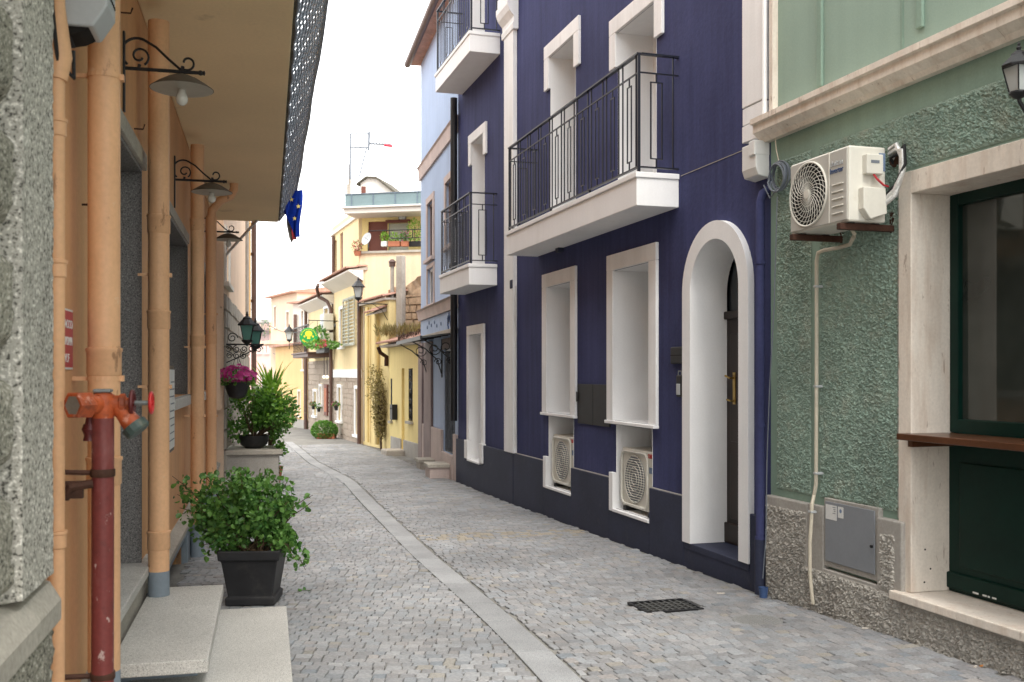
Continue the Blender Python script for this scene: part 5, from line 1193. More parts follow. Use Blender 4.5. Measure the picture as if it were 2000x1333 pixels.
bt = thing('roof_shrub', 'sparse shrub showing above the pink house roof', 'shrub', at(517, 650, Y3-.3)); m_ = MB(); clump(m_, (0, 0, .25), (.35, .3, .4), 90, .13, tiny=True); m_.build('foliage', M['leaf'], bt, recalc=False); MB().tube([(0, 0, -.3), (0, 0, .3)], .03, 5).build('trunk', M['stem'], bt)
for a_, b_, sag, lab in ((at(533, 690, Y2), at(600, 676, pG.y+.1), .25, 'thin black cable sagging from the peach house to the far orange house'), (at(486, 600, 23.4), at(612, 628, pE.y+4), .5, 'thin dark cable spanning the street towards the restaurant house')):
    tag(MB().tube([a_.lerp(b_, i/14)-Vector((0, 0, sag*4*(i/14)*(1-i/14))) for i in range(15)], .009, 5).build('overhead_cable', M['cable'], None), lab, 'cable')
# ------------------------------------------------------------------ stone house at the left edge (u grows towards the camera)
uS = FL.ux(99, .075)
sh = fthing('granite_house', 'grey granite house corner with bush hammered pilaster and rusticated blocks', 'house', FL, 0, 0, 0)
ue = uS+4.5  # wall runs on out of view, extended partly to block light
wallmesh(uS, ue, -.6, 8.0, [], .1, 5, d=.0).build('wall', M['granro'], sh)
up = FL.ux(38, .08); LZ = .11
def rgrid(u0, u1, z0, z1, d0, amp, res, sc=30, edge=.02, bulge=0):
    nu, nv = max(2, int((u1-u0)/res)), max(2, int((z1-z0)/res)); m = MB()
    def fn(a, b):
        u, z = u0+(u1-u0)*a, z0+(z1-z0)*b; e = min(u-u0, u1-u, z-z0, z1-z); k = min(1, e/edge); k = k*(2-k)
        q = Vector((u*sc, 7.7, z*sc)); h = noise.noise(q)*.6+noise.noise(q*2.3)*.4
        return (u, d0*k+amp*h*k+bulge*k if e > 1e-6 else -.01, z)
    return m.grid(nu, nv, fn)
rgrid(uS, up, .93+LZ, 5.0, .085, .006, .012, 45, .012).build('pilaster', M['granlt'], sh, smooth=True)
zz = .93+LZ; k = 0
for h in (.36, .33, .345, .34, .335, .35, .33, .34, .34, .34, .34, .34):
    for a, b in ((up+.012, up+.75), (up+.765, up+1.6)): rgrid(a, b, zz+.022, zz+h-.022, .045, .016, .014, 24, .07, .035).build('granite_block', M['granro'], sh, smooth=True)
    zz += h
MB().prism([(0, .78+LZ), (.105, .78+LZ), (.105, .85+LZ), (.07, .91+LZ), (0, .935+LZ)], 'x', uS-.02, ue).build('ledge', M['ledge'], sh, bev=.008)
rgrid(uS-.005, ue-2, -.3, .78+LZ, .085, .016, .014, 30, .02).build('base', M['granro'], sh, smooth=True)
# ------------------------------------------------------------------ orange house
oh_ = fthing('ochre_house', 'orange painted house with granite openings and several round downpipes', 'house', FL)
uE = uS-.004
def yl(Y): return FL.uY(Y)
dj = (yl(6.26), yl(4.62), .50, 2.97, .42); wn2 = (yl(9.86), yl(7.95), 1.50, 2.97, .34); wn3 = (yl(13.6), yl(11.9), 1.48, 2.97, .34); bs1 = (yl(9.2), yl(7.4), -.05, .24, .5)
OZ = 8.2  # wall above the balcony slab is out of view, added for the light
wallmesh(.0, uE, -.6, OZ, [dj, wn2, wn3, bs1], .35, 5).build('wall', M['orange'], oh_)
def gran_reveal(o, mat='grandk'):
    a, b, c, z, r = o; e = .003; m = MB(); f = .008; t_ = .028
    m.box(a+e, a+t_, -r, f, c, z-e).box(b-t_, b-e, -r, f, c, z-e).box(a+t_, b-t_, -r, f, z-t_, z-e); return m.build('granite_lining', M[mat], oh_, bev=.003)
for o in (dj, wn2, wn3): gran_reveal(o)
MB().box(dj[0]-.08, dj[1]+.05, 0, .03, dj[3]+.0, dj[3]+.10).build('lintel', M['ledge'], oh_, bev=.006)
for o in (wn2, wn3):
    MB().box(o[0]-.06, o[1]+.06, -.2, .065, o[2]-.09, o[2]-.003).build('sill', M['granst'], oh_, bev=.005); MB().box(o[0]-.05, o[1]+.05, 0, .02, o[3], o[3]+.09).build('lintel', M['ledge'], oh_, bev=.005)
    w_ = MB().box(o[0]+.03, o[1]-.03, -.34, -.28, o[2], o[2]+.08).box(o[0]+.03, o[1]-.03, -.34, -.28, o[3]-.11, o[3]-.03).box(o[0]+.03, o[0]+.10, -.34, -.28, o[2]+.08, o[3]-.11).box(o[1]-.10, o[1]-.03, -.34, -.28, o[2]+.08, o[3]-.11).build('window', M['doorbrown'], oh_)
    MB().box(o[0]+.10, o[1]-.10, -.32, -.31, o[2]+.08, o[3]-.11).build('pane', M['glass'], w_)
dm = MB().box(dj[0]+.03, dj[1]-.03, -.42, -.36, dj[2], dj[3]-.03).build('door', M['doorbrown'], oh_)
for a, b in ((dj[0]+.12, (dj[0]+dj[1])/2-.06), ((dj[0]+dj[1])/2+.06, dj[1]-.12)):
    for c, z in ((.7, 1.4), (1.55, 2.75)): MB().box(a, b, -.361, -.345, c, z).build('door_panel', M['doorbrown'], dm, bev=.012)
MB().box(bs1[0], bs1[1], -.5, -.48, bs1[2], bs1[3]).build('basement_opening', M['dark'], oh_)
# plinth with cap
for a, b in ((dj[1]+.02, uE-.13), (bs1[1]+.0, dj[0]-.02), (.0, bs1[0])):
    MB().box(a, b, -.05, .055, -.6, .33).build('plinth', M['pipegrey' if b < dj[0] else 'orange'], oh_, bev=.006); MB().prism([(0, .331), (.085, .331), (.085, .37), (.0, .41)], 'x', a, b).build('plinth_cap', M['ledge'], oh_, bev=.004)
MB().box(bs1[0], bs1[1], -.05, .055, .24, .33).build('plinth', M['pipegrey'], oh_); MB().prism([(0, .331), (.085, .331), (.085, .37), (.0, .41)], 'x', bs1[0], bs1[1]).build('plinth_cap', M['ledge'], oh_)
# projecting slab of the first floor balcony and its screen
SZ = 3.95; SD = .92
MB().box(.2, uE+2.5, .0, SD, SZ, SZ+.17).build('balcony_slab', M['soffit'], oh_, bev=.01)
MB().box(.19, uE+2.5, SD, SD+.02, SZ+.02, SZ+.175).build('slab_edge', M['moss'], oh_)
sc_l = uE+1.5
def screen(a, b):
    return (.15+a*(sc_l-.15), SD+.022+.235*(b**.9)+.006*math.sin(a*160+b*9), SZ+.03+b*.40)
so = MB(); NU = int((sc_l-.15)/.085)
for k in range(11): so.tube([screen(i/150, k/10) for i in range(151)], .0065 if 0 < k < 10 else .012, 4)
for i in range(NU+1): so.tube([screen(min(1, max(0, (i+.25*math.sin(i*1.7))/NU)), k/5) for k in range(6)], .0065, 4)
so.build('balcony_screen', M['mesh'], oh_, recalc=False)
MB().tube([screen(a/20, 1) for a in range(21)], .02, 6).build('screen_rail', M['cable'], oh_)
MB().prism([(.5, OZ), (.5, OZ+.08), (-5, OZ+1.5), (-5, OZ)], 'x', -.1, uE).build('roof', M['tile'], oh_)  # unseen roof, added for its effect on the light
# downpipes: painted orange, grey feet, collars and clips
def downpipe(Y, top, grey, r=.0625, d=.12, collars=(), clips=(), foot=-.2):
    u = FL.uY(Y, d)
    p = MB().tube([(u, d, grey), (u, d, top)], r, 20).build('downpipe', M['pipeor'], oh_, smooth=True)
    MB().tube([(u, d, foot), (u, d, grey)], r+.001, 20).build('pipe_foot', M['pipegrey'], p, smooth=True)
    for z in collars: MB().lathe([(r+.001, -.05), (r+.005, -.045), (r+.005, .045), (r+.009, .05), (r+.009, .062), (r+.001, .064)], 20, (u, d, z)).build('collar', M['pipeor'], p, smooth=True)
    for z in clips:
        MB().lathe([(r+.003, -.009), (r+.003, .009)], 20, (u, d, z)).box(u-.008, u+.008, 0, d-r+.01, z-.008, z+.008).box(u-.016, u+.016, d+r-.002, d+r+.014, z-.012, z+.012).build('clip', M['pipeor'], p)
    return p
downpipe(4.09, SZ, .50, collars=(1.74, 1.30), clips=(1.68, 2.9))
downpipe(6.15, 3.84, .50, collars=(2.6, 2.02, .68), clips=(2.30, 1.62))
downpipe(9.56, 3.86, .28, collars=(2.0, 3.1), clips=(1.30, 1.95))
p4 = downpipe(11.9, 3.55, .28, collars=(2.1,), clips=(2.4, 1.2))
u4 = FL.uY(11.9, .12); MB().tube([(u4, .12, 3.5), (u4, .13, 3.62), (u4, .22, 3.74), (u4, .34, 3.80), (u4, .38, 3.88), (u4, .38, SZ)], .05, 12).build('elbow', M['pipeor'], p4, smooth=True)
ut = FL.ux(110, .05)
tp = MB().tube([(ut, .05, -.2), (ut, .05, 2.72)], .028, 14).build('thin_pipe', M['pipeor'], oh_, smooth=True)
for z in (2.55, 2.06, 1.12): MB().lathe([(.0285, -.028), (.033, -.024), (.033, .020), (.037, .024), (.037, .034), (.029, .036)], 14, (ut, .05, z)).build('collar', M['pipeor'], tp, smooth=True)
MB().tube([(ut, .05, 2.72), (ut-.005, .06, 2.80), (ut, .055, 2.98), (ut+.01, .06, 3.3)], [.036, .042, .024, .02], 10).build('torn_sheath', M['pipeor'], tp, smooth=True)
MB().tube([(ut+.06, .04, 3.3), (ut+.07, .05, 2.95), (ut+.03, .06, 2.78), (ut-.04, .10, 2.74), (ut-.09, .09, 2.85)], .007, 6).build('loose_cable', M['black'], tp, smooth=True)
for x, y in ((236, 25), (262, 252), (163, 840), (160, 400)): u, z = FL.uz(x, y); MB().tube([(u, 0, z), (u, .05, z), (u, .06, z+.03)], .005, 5).build('wall_hook', M['rust'], oh_)
# ------------------------------------------------------------------ wall lamps with enamel shades
def wall_lamp(label):
    t = thing('wall_lamp', label, 'wall lamp', (0, 0, 0), 0, None)
    MB().box(-.018, .018, 0, .012, -.24, .20).build('wall_plate', M['iron'], t, bev=.006)
    MB().tube([(0, .01, 0), (0, .40, 0)], .010, 8).build('arm', M['iron'], t, smooth=True); MB().lathe([(.012, 0), (.015, .01), (.010, .02), (.014, .03), (0, .035)], 10, (0, .395, 0), Matrix.Rotation(R(-90), 3, 'X')).build('arm_tip', M['iron'], t)
    sc1 = MB().tube(spiral((.075, .085), .078, .078, 235, 60, 18, 'yz'), .007, 6)
    pts = spiral((.075, .085), .082, .082, 230, 55, 16, 'yz')+[(0, .17, .125), (0, .24, .06), (0, .29, .018), (0, .305, .006)]
    sc1 = MB().tube(pts, .0075, 6)
    sc1.tube(spiral((.085, .070), .052, .018, -60, 330, 22, 'yz'), .0065, 6).tube(spiral((.335, .050), .042, .02, -130, 175, 18, 'yz'), .0065, 6).tube([(0, .305, 0), (0, .31, .03)], .010, 6).tube([(0, .08, 0), (0, .085, .025)], .009, 6)
    sc1.build('scroll', M['iron'], t, smooth=True)
    z = -.012; c = (0, .305, z)
    sh_ = MB().lathe([(.022, -.002), (.05, -.012), (.085, -.028), (.13, -.055), (.167, -.082), (.170, -.084)], 36, c).build('shade', M['enameltop'], t, smooth=True)
    MB().lathe([(.020, -.006), (.05, -.016), (.085, -.032), (.13, -.059), (.166, -.0855)], 36, c).build('shade_lining', M['enamel'], sh_, smooth=True)
    MB().lathe([(.026, -.01), (.026, -.085), (.020, -.09)], 16, c).build('lamp_holder', M['enamel'], t, smooth=True)
    MB().lathe([(.020, -.09), (.022, -.105), (.031, -.125), (.033, -.14), (.027, -.16), (.012, -.172), (0, -.174)], 18, c).build('bulb', M['bulb'], t, smooth=True)
    return t
labs = ['scrolled iron lamp with enamel shade above the granite doorway with steps', 'scrolled iron lamp with enamel shade above the menu case', 'scrolled iron lamp with enamel shade above the window by the end downpipe']
proto = None
for (x, y, Y), lab in zip(((241, 133, 5.49), (341, 351, 8.5), (404, 452, 12.2)), labs):
    u = FL.uY(Y); z = H+(HY-y)/F*Y
    if proto is None: proto = wall_lamp(lab); proto.location = FL.P(u, .0, z); proto.rotation_euler = (0, 0, FL.rot); proto['group'] = 'scrolled wall lamps on the orange house'
    else: dup(proto, FL.P(u, .0, z), FL.rot, lab)
# ------------------------------------------------------------------ fire standpipe
SY = 3.62; sx = at(201, 800, SY); su = (Vector((sx.x, sx.y))-FL.o).dot(FL.U); sdd = (Vector((sx.x, sx.y))-FL.o).dot(FL.N)
zh = H+(HY-790)/F*SY
fs = fthing('fire_standpipe', 'red fire standpipe with orange valve head and red handwheels on the orange wall', 'standpipe', FL, su, sdd, 0)
MB().tube([(.015, 0, gz(SY)-.1), (0, 0, zh-.05)], .0385, 20).build('riser', M['redpipe'], fs, smooth=True)
for z, l in ((zh-.245, .16), (.62, .16)):
    MB().lathe([(.0405, -.014), (.043, -.010), (.043, .010), (.0405, .014)], 20, (.005, 0, z)).build('clamp', M['rust'], fs, smooth=True)
    MB().tube([(.005, -.03, z), (.03, -sdd+.01, z+.01)], .010, 6).build('wall_tie', M['rust'], fs)
MB().box(.02, .05, -.125, -.06, zh-.33, zh-.27).tube([(.03, -.03, zh-.28), (.05, -.10, zh-.29), (.04, -.12, zh-.33)], .016, 8).build('old_bracket', M['rust'], fs)
RY = Matrix.Rotation(R(90), 3, 'Y'); RXm = Matrix.Rotation(R(-90), 3, 'X')
# head: hexagonal inlet pointing towards the viewer's left, body, angled outlet with cap, two handwheels
Av = (FL.P(0, 0, 0)*0); inv = Matrix.Rotation(-FL.rot, 3, 'Z')
d_in = (inv@Vector((-.40, -.92, 0))).normalized()             # towards the camera and left
def axm(d): return d.to_track_quat('Z', 'Y').to_matrix()
d_out = (inv@Vector((.97, .20, 0))).normalized(); d_dn = (inv@Vector((.62, .02, -.72))).normalized()
bd = MB().lathe([(.038, -.05), (.042, -.03), (.046, 0), (.040, .035), (.026, .042), (0, .042)], 18, (0, 0, zh))
bd.lathe([(.036, 0), (.036, .055), (.040, .058), (.040, .072)], 18, (0, 0, zh), axm(d_in)).lathe([(.030, 0), (.030, .055), (.036, .06), (.036, .075), (.022, .08), (.018, .10)], 16, (0, 0, zh+.002), axm(d_out))
bd.build('valve_body', M['orangevalve'], fs, smooth=True)
ho = MB(); Mi = axm(d_in); c0 = Vector((0, 0, zh))+d_in*.07
ho.lathe([(.047, 0), (.050, .005), (.050, .062), (.046, .068), (.036, .068), (.036, .01), (0, .01)], 6, c0, Mi); ho.build('hex_inlet', M['orangevalve'], fs)
MB().lathe([(.0362, .066), (.0345, .066), (.0345, .012), (.0, .012)], 24, c0, Mi).build('inlet_bore', M['zinc'], fs, smooth=True)
c1_ = Vector((0, 0, zh-.01))+d_out*.05
MB().lathe([(.026, 0), (.028, .03), (.034, .06), (.036, .085)], 18, c1_, axm(d_dn)).build('angled_outlet', M['orangevalve'], fs, smooth=True)
MB().lathe([(.040, .083), (.047, .085), (.047, .112), (.042, .118), (0, .118)], 14, c1_, axm(d_dn)).build('outlet_cap', M['capgreen'], fs)
MB().box(-.035, .03, -.03, .03, zh+.042, zh+.055).build('top_plate', M['zinc'], fs, bev=.004)
def wheel(c, d, r, mat, nm):
    Mx = axm(d); m_ = MB(); ring = [c+Mx@Vector((r*math.cos(2*math.pi*i/24), r*math.sin(2*math.pi*i/24), 0)) for i in range(24)]; m_.tube(ring, r*.17, 8, closed=True)
    for k in range(4): a = math.pi/2*k; m_.tube([c, c+Mx@Vector((r*math.cos(a), r*math.sin(a), 0))], r*.12, 6)
    m_.lathe([(r*.28, -r*.2), (r*.28, r*.2), (0, r*.25)], 10, c, Mx); return m_.build(nm, M[mat], fs, smooth=True)
cw = Vector((0, 0, zh+.004))
wheel(cw+d_out*.100, d_out, .042, 'maroon', 'handwheel'); wheel(cw+d_out*.165, d_out, .036, 'redwheel', 'handwheel')
MB().tube([cw+d_out*.06, cw+d_out*.165], .009, 8).build('spindle', M['zinc'], fs, smooth=True)
ld_ = (inv@Vector((-.85, -.2, 0))).normalized(); c2 = Vector((0, 0, zh-.07))+ld_*.045
MB().tube([Vector((0, 0, zh-.03)), c2+Vector((0, 0, .02)), c2], .016, 8).lathe([(.020, .0), (.027, -.02), (.018, -.04), (.022, -.06), (0, -.062)], 12, c2).build('lower_valve', M['maroon'], fs, smooth=True)
# ------------------------------------------------------------------ red notice, junction box, menu case
ua, ub = FL.ux(139), FL.ux(108); z1, z0 = FL.zy(139, 607), FL.zy(139, 722)
t = fthing('red_notice', 'red fire brigade notice with white lettering on the orange wall', 'sign', FL, (ua+ub)/2, 0, z0); w = (ub-ua)/2
MB().box(-w, w, .002, .006, 0, z1-z0).build('white_border', M['paper'], t); MB().box(-w+.006, w-.006, .006, .008, .008, z1-z0-.008).build('panel', M['redsign'], t)
for s_, q in (('ATTACCO', .68), ('AUTOPOMPA', .40), ('VV.F', .12)): text('lettering', s_, (z1-z0)*.2, M['paper'], t, (0, .0085, (z1-z0)*q), width=w*1.72 if len(s_) > 5 else w*.9, align='CENTER')
uj = FL.uY(3.70, .1)
t = fthing('meter_box', 'pale grey plastic electrical box with dark hollow underside at the top of the orange wall', 'junction box', FL, uj-.02, 0, H+(HY-72)/F*3.7)
MB().prism([(0, .02), (.15, .02), (.20, .10), (.20, .42), (0, .42)], 'x', -.11, .085).build('case', M['greyplas'], t, bev=.008)
MB().box(-.115, .0905, .0, .208, .20, .215).build('case_rim', M['greyplas'], t, bev=.003)
MB().prism([(.01, -.02), (.10, .0), (.15, .03), (.01, .03)], 'x', -.09, .07).build('dark_hollow', M['dark'], t)  # solid near-black piece; shade of the open bottom is in its colour
for k in range(5): MB().box(-.09+.03*k, -.075+.03*k, .198, .203, .14, .15).build('vent_slot', M['dark'], t)
MB().lathe([(.012, 0), (.010, .006), (0, .006)], 10, (.05, .20, .30), RX).build('screw', M['cable'], t)
MB().tube([(.04, .06, .0), (.05, .08, -.05), (.06, .05, -.06), (.06, .03, .0)], .006, 6).build('cable_loop', M['black'], t)
a, b = FL.uY(7.95, .06), FL.uY(7.42, .06)
t = fthing('menu_case', 'slim dark framed menu case on the orange wall between downpipe and window', 'menu board', FL, (a+b)/2, 0, 1.10); w = (b-a)/2
MB().box(-w, w, 0, .05, 0, .66).build('case', M['doorbrown'], t, bev=.005); MB().box(-w+.03, w-.03, .05, .056, .03, .63).build('menu_pages', M['paper'], t)
for k in range(9): MB().box(-w+.06, w-.08-.05*(k % 3), .0562, .057, .09+.055*k, .10+.055*k).build('print_line', M['cable'], t)
# ------------------------------------------------------------------ granite steps
def slab(u0, u1, d0, d1, z0, z1, m='granst', nm='tread'): return MB().box(u0, u1, d0, d1, z0, z1).build(nm, M[m], None, bev=.006)
stp = fthing('entrance_steps', 'three pale granite entrance steps with overhanging treads at the orange house doorway', 'steps', FL)
for args in (((yl(6.55), dj[1]+.1, -.44, .065, .475, .532)), ((yl(6.35), yl(4.66), .05, .49, .285, .35)), ((yl(6.42), yl(4.2), .10, .885, .12, .175))):
    o = slab(*args); o.parent = stp
for args in ((yl(6.5), dj[1]+.05, -.30, .03, -.1, .474, 'ledge', 'riser'), (yl(6.25), yl(5.0), .04, .42, .0, .284, 'pipegrey', 'riser'), (yl(6.35), yl(4.3), .05, .85, -.1, .119, 'ledge', 'riser')):
    o = slab(*args); o.parent = stp
# ------------------------------------------------------------------ second left house
FL2 = (l2a-l2b).length
h2 = fthing('beige_house', 'beige plastered house with stone clad ground floor and blue grey shutters', 'house', F2)
CZ = 2.9
k1 = fwin(h2, F2, (438, 446, 462, 556), rev=.1); k2 = fwin(h2, F2, (430, 434, 600, 800), rev=.12)
wallmesh(.0, FL2, -.6, 7.2, [k1, k2], .12, 4.5).build('wall', M['farpeach'], h2)
shutter(h2, k1[0], k1[1], k1[2], k1[3], -.06, 'shutterbl')
glaze(h2, k2, 'doorbrown', .06)
stones(h2, F2, .05, FL2-.02, -.3, CZ, .002, [(k2[0]-.06, k2[1]+.06, k2[2]-.06, k2[3]+.06)], (.24, .34), (.4, .75), 'stonegrey', .03)
surround(h2, k1, 'farwhite', .1)
MB().box(.0, .45, 0, .06, CZ, 7.2).build('corner_pilaster', M['farorange'], h2, bev=.01)
MB().box(.9, 1.5, 0, .05, CZ, 7.2).build('lesene', M['stonegrey'], h2, bev=.01)
MB().prism([(.0, 7.2), (.5, 7.2), (.5, 7.27), (-4.5, 8.6), (-4.5, 7.2)], 'x', -.1, FL2).build('roof', M['tile'], h2)
MB().tube([(-.12, .12, -.2), (-.12, .12, 7.2)], .06, 10).build('downpipe', M['brownpipe'], h2, smooth=True)
for z in (3.4, 4.5, 5.2): MB().box(-.14, .0, .05, .12, z-.03, z+.03).build('pipe_clip', M['rust'], h2)
# ------------------------------------------------------------------ planting bench, climber, pots
ub = FL2-.15
bw = fthing('planter_bench', 'low masonry bench with a stone slab top carrying the climber pot', 'bench', F2, ub, 0, gz(15.2))
MB().box(-.9, .08, .03, .80, -.1, .60).build('base', M['greysm'], bw, bev=.01); MB().box(-.95, .12, .02, .86, .60, .67).build('slab_top', M['ledge'], bw, bev=.01)
bz = gz(15.2)+.67; bp = F2.P(ub-.35, .42, bz)
cl = thing('climber_plant', 'big leafy green climber in a round dark pot on the masonry bench', 'plant', bp)
MB().lathe([(.12, 0), (.20, .06), (.23, .17), (.245, .20), (.23, .20), (.20, .15), (0, .14)], 24).build('pot', M['potdark'], cl, smooth=True)
m_, st = MB(), MB()
for k in range(34):
    t_ = random.random(); cx_ = random.gauss(.14, .20); cz_ = random.uniform(.22, .84); cx_ = max(-.28, min(.50, cx_*(1.15-.4*abs(cz_-.5))))
    rr_ = random.uniform(.09, .19); clump(m_, (cx_, random.gauss(0, .16), cz_), (rr_, rr_, rr_*random.uniform(.7, 1.1)), int(90*rr_/.13), random.uniform(.045, .07), .7, shell=.2)
for k in range(14): clump(m_, (random.uniform(.26, .46), random.uniform(-.2, 0), random.uniform(-.38, .3)), (.06, .06, .08), 24, .05, .7)
for k in range(24):
    a = random.uniform(0, 6.28); p = [Vector((0, 0, .15))]
    tgt = Vector((.15+.45*math.cos(a), .35*math.sin(a), random.uniform(.25, .92)))
    for i in range(1, 6): p.append(Vector((0, 0, .15)).lerp(tgt, i/5)+inball(.03))
    st.tube(p, [.012, .010, .008, .006, .004, .003], 5)
    if k % 3 == 0:
        for _ in range(8): leaf(m_, tgt+inball(.08), .05, wid=.7)
for sx_, sz in ((.60, .84), (.62, .50), (.55, .26), (.50, -.05)):
    p = [Vector((.3, -.1, sz-.08)), Vector((.45, -.12, sz-.02)), Vector((sx_, -.14, sz))]; st.tube(p, .004, 4)
    for q in p[1:]:
        for _ in range(6): leaf(m_, q+inball(.04), .05, wid=.7)
st.build('stems', M['stem'], cl); m_.build('foliage', M['leafdk'], cl, recalc=False)
m_ = MB()
for k in range(12): clump(m_, (random.uniform(-.1, .45), random.uniform(-.25, .1), random.uniform(.5, .95)), (.10, .10, .08), 30, .055, .65)
m_.build('pale_leaves', M['leafbr'], cl, recalc=False)  # paler yellow-green leaves in the upper half
# bright blade-leaved plant behind it
bp2 = F2.P(ub-1.3, .66, gz(16.4)); bl_ = thing('blade_plant', 'bright green plant with long blade leaves behind the climber', 'plant', bp2)
MB().lathe([(.14, 0), (.20, .3), (.21, .3), (.18, .27), (0, .27)], 18).build('pot', M['terracotta'], bl_, smooth=True); MB().tube([(0, 0, .2), (0, 0, 1.35)], .05, 8).build('trunk', M['stem'], bl_)
m_ = MB()
for k in range(300):
    a = random.uniform(0, 6.28); e = random.uniform(.1, 1.5); L = random.uniform(.45, .8); b0 = Vector((0, 0, random.uniform(.85, 1.5))); dh = Vector((math.cos(a)*math.cos(e), math.sin(a)*math.cos(e), math.sin(e))); s_ = dh.cross(Vector((0, 0, 1))).normalized()*.022
    p = [b0, b0+dh*L*.4+Vector((0, 0, .02)), b0+dh*L*.75-Vector((0, 0, .03)), b0+dh*L-Vector((0, 0, .10))]
    m_.add([p[0]-s_*.5, p[0]+s_*.5, p[1]-s_, p[1]+s_, p[2]-s_*.7, p[2]+s_*.7, p[3]], [(0, 1, 3, 2), (2, 3, 5, 4), (4, 5, 6)])
m_.build('leaves', M['leafbr'], bl_, recalc=False)
# twin lanterns on an ornate bracket, hanging flower basket
bu = FL2-.10; pz_ = H+(HY-690)/F*15.0
tb = fthing('twin_lantern_bracket', 'ornate black iron bracket carrying two green glass lanterns', 'wall lantern', F2, bu, 0, H+(HY-672)/F*14.9)
MB().box(-.02, .02, 0, .02, -.30, .12).build('wall_plate', M['iron'], tb); ir = MB().tube([(0, .0, 0), (0, .58, 0)], .014, 6)
for k in range(5): ir.tube(scroll((.07+.11*k, -.07), .055, 1.5, 90*k, 20, 'yz', 0), .008, 5)
for k in range(3): ir.tube(scroll((.08+.10*k, -.17), .05, 1.5, 60*k, 18, 'yz', 0), .008, 5)
ir.tube([(0, .02, -.28), (0, .2, -.20), (0, .40, -.10), (0, .56, -.01)], .010, 6).tube(scroll((.12, .10), .08, 1.4, 0, 18, 'yz', 0), .008, 5).build('scrollwork', M['iron'], tb, smooth=True)
for k, (d, uu, zz_) in enumerate(((.34, .10, .285), (.44, -.5, .22))):
    e_ = bpy.data.objects.new('lantern', None); COL.objects.link(e_); e_.parent = tb; e_.location = (uu, d, zz_); e_.scale = (1, 1, 1); lantern(e_, 1.08, M['greenglass'])
    MB().tube([(uu, d, 0), (uu, d, zz_-.30)], .016, 6).build('lantern_post', M['iron'], tb)
    if k: MB().tube([(0, d, 0), (uu, d, 0)], .014, 6).build('cross_arm', M['iron'], tb)
hb = thing('hanging_basket', 'dark hanging pot overflowing with magenta petunias under the iron bracket', 'flower basket', at(463, 779, 14.7))
rr = 24/F*14.7
MB().lathe([(.06, 0), (.12, .03), (rr*.9, .14), (rr, .23), (rr+.01, .24), (rr-.02, .24), (0, .20)], 22).build('pot', M['potdark'], hb, smooth=True)
m_ = MB(); clump(m_, (0, 0, .29), (.24, .22, .12), 420, .045, .7, tiny=True); m_.build('foliage', M['leafdk'], hb, recalc=False)
m_ = MB()
def flower(m_, p, r, d):
    d = d.normalized(); Mx = axm(d); vs = [p]+[p+Mx@Vector((r*math.cos(a)*(1 if i % 2 else .78), r*math.sin(a)*(1 if i % 2 else .78), r*.3)) for i, a in enumerate([2*math.pi*k/10 for k in range(10)])]
    m_.add(vs, [(0, 1+i, 1+(i+1) % 10) for i in range(10)])
for k in range(150):
    v = inball(); v = v.normalized()*(.75+.3*random.random()); v.z = abs(v.z)*random.choice((1, 1, 1, -.4)); flower(m_, Vector((v.x*.27, v.y*.25, .31+v.z*.17)), random.uniform(.026, .040), v+Vector((0, -.6, .2)))
m_.build('flowers', M['petal'], hb, recalc=False, kind='stuff')
MB().tube([(-.15, 0, .24), (-.02, 0, .60)], .004, 4).tube([(.15, 0, .24), (.02, 0, .60)], .004, 4).tube([(0, .15, .24), (0, .02, .60)], .004, 4).build('hanger', M['iron'], hb)
# square planter with shrub on the street
pp = gpx(484, 1188); sp_ = thing('potted_shrub', 'leafy green shrub in a square dark plastic planter on the cobbles', 'plant', (pp.x, pp.y+.19, pp.z+.012), .05)
hwb, hwt, ph = .155, .200, .40
def ring(z, w): return [(-w, -w, z), (w, -w, z), (w, w, z), (-w, w, z)]
pm = MB(); pr = [(0, hwb), (.0001, hwb+.02), (.055, hwb+.022), (.06, hwb+.004), (ph-.075, hwt), (ph-.07, hwt+.018), (ph, hwt+.024), (ph, hwt+.004), (ph-.05, hwt-.012), (ph-.051, .0001)]
v = [q for z, w in pr for q in ring(z, w)]; f = [(i*4+k, i*4+(k+1) % 4, (i+1)*4+(k+1) % 4, (i+1)*4+k) for i in range(len(pr)-1) for k in range(4)]+[(0, 1, 2, 3)]
pm.add(v, f).build('planter', M['potdark'], sp_, bev=.008)
MB().grid(8, 8, lambda a, b: ((a-.5)*2*(hwt-.016), (b-.5)*2*(hwt-.016), ph-.045+.012*noise.noise(Vector((a*9, b*9, 0))))).build('soil', M['soil'], sp_)
st, m_ = MB(), MB()
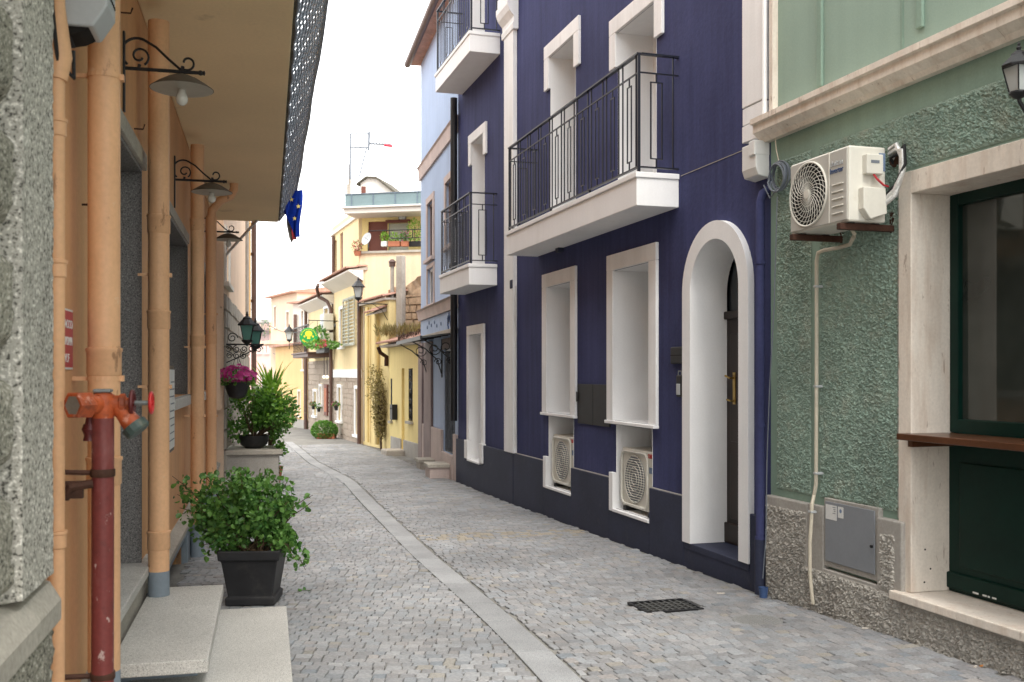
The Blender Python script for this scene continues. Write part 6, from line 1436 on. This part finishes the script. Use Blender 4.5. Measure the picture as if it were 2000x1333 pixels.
for k in range(46):
    a = random.uniform(0, 6.28); r = random.uniform(.05, .40); tgt = Vector((-.06+r*math.cos(a)*1.0, r*math.sin(a)*.85+.05, random.uniform(.60, 1.0)-.35*max(0, r-.2)))
    if k < 8: tgt = Vector((random.uniform(-.60, -.34), random.uniform(-.1, .2), random.uniform(.58, .92)))
    if 16 <= k < 22: tgt = Vector((random.uniform(-.52, -.25), random.uniform(-.2, .1), random.uniform(.42, .65)))
    if k in (8, 9): tgt = Vector((.43, -.05, .78-.05*(k-8)))
    if 10 <= k < 16: tgt = Vector((random.uniform(.22, .38), random.uniform(-.2, .05), random.uniform(.22, .5)))
    b0 = Vector((random.uniform(-.08, .08), random.uniform(-.08, .08), ph-.06)); mid = b0.lerp(tgt, .5)+Vector((0, 0, .10))
    if 10 <= k < 16: mid.z = .60
    pts = [b0*(1-t_)**2+mid*2*t_*(1-t_)+tgt*t_**2+inball(.012) for t_ in [i/8 for i in range(9)]]
    st.tube(pts, [.007*(1-.7*i/8) for i in range(9)], 5)
    n_ = random.randint(70, 115) if k not in (8, 9) else 16
    for _ in range(n_):
        t_ = random.uniform(.28, 1)**.8; q = pts[min(8, int(t_*8))]; rad = .085 if k not in (8, 9) else .03
        leaf(m_, q+inball(rad), random.uniform(.022, .056), wid=.82, fold=.3)
clump(m_, (-.08, .03, .70), (.36, .28, .22), 450, .04, .78, shell=.2)
st.build('stems', M['stem'], sp_); m_.build('foliage', M['leaf'], sp_, recalc=False)
p = gpx(592, 1157); t = thing('fallen_sprig', 'small fallen green sprig lying on the cobbles beside the planter', 'leaves', (p.x, p.y, p.z+.012)); m_ = MB()
for k in range(9): leaf(m_, Vector((random.uniform(-.04, .04), random.uniform(-.02, .02), .004)), .03, Vector((random.gauss(0, 1), random.gauss(0, 1), .15)), .7)
m_.build('foliage', M['leaf'], t, recalc=False)
pot3 = gpx(415, 1012); t = thing('small_pot', 'small dark round pot with a seedling half hidden behind the shrub planter', 'plant pot', gpx(536, 1012)); MB().lathe([(.07, 0), (.10, .16), (.11, .17), (.09, .17), (.085, .14), (0, .14)], 16).build('pot', M['potdark'], t, smooth=True)
m_ = MB(); clump(m_, (0, 0, .18), (.06, .06, .06), 40, .04); m_.build('foliage', M['leaf'], t, recalc=False)
# grey ledge beyond the pipes, small plant in the doorway
# ------------------------------------------------------------------ flags on a pole
P0_ = at(432, 508, 15.2); P1_ = at(574, 352, 14.5)
fl_ = thing('flag_pole', 'silver pole slanting up from the house wall with hanging flags', 'flag pole', P0_)
MB().tube([(0, 0, 0), P1_-P0_], .022, 10).build('pole', M['alu'], fl_, smooth=True); MB().lathe([(0, -.04), (.035, 0), (0, .04)], 10, P1_-P0_).build('knob', M['alu'], fl_, smooth=True)
MB().box(-.05, .05, -.05, .05, -.08, .02).build('socket', M['rust'], fl_)
def flag(xl, xr, yt, yb, Y, seed, fn_mat, nm, label, taper=.25):
    c = at((xl+xr)/2, yt, Y); w = (xr-xl)/F*Y; h = (yb-yt)/F*Y; t = thing(nm, label, 'flag', c)
    def fn(a, b):
        x = (a-.5)*w*(1-.15*b); fold = .045*math.sin(a*11+seed+b*1.2)*(.5+b)
        edge = -h*b*(1-.10*math.sin(a*6+seed)-taper*(1-a)*.6); return (x+.02*math.sin(b*5+seed), fold, edge)
    return t, fn, w, h
t, fn, w, h = flag(553, 590, 372, 466, 14.5, .6, None, 'star_flag', 'blue flag with yellow stars hanging below the balcony screen', .75)
MB().grid(30, 24, fn).build('cloth', M['euflag'], t, smooth=True)
for a, b in ((.42, .28), (.80, .35), (.66, .62)):
    p = Vector(fn(a, b))+Vector((0, -.03, 0)); pts = []
    for i in range(10): r_ = .035 if i % 2 == 0 else .015; pts.append((p.x+r_*math.sin(i*math.pi/5), p.z+r_*math.cos(i*math.pi/5)))
    MB().prism(pts, 'y', p.y-.004, p.y).build('star', M['star'], t)
t, fn, w, h = flag(561, 577, 400, 476, 14.62, 2.2, None, 'tricolour_flag', 'white and red striped flag showing below the blue flag')
for k, mt in enumerate(('flagwhite', 'flagwhite', 'flagred')): MB().grid(8, 16, lambda a, b, k=k: fn((a+k)/3, b)).build('stripe', M[mt], t, smooth=True)
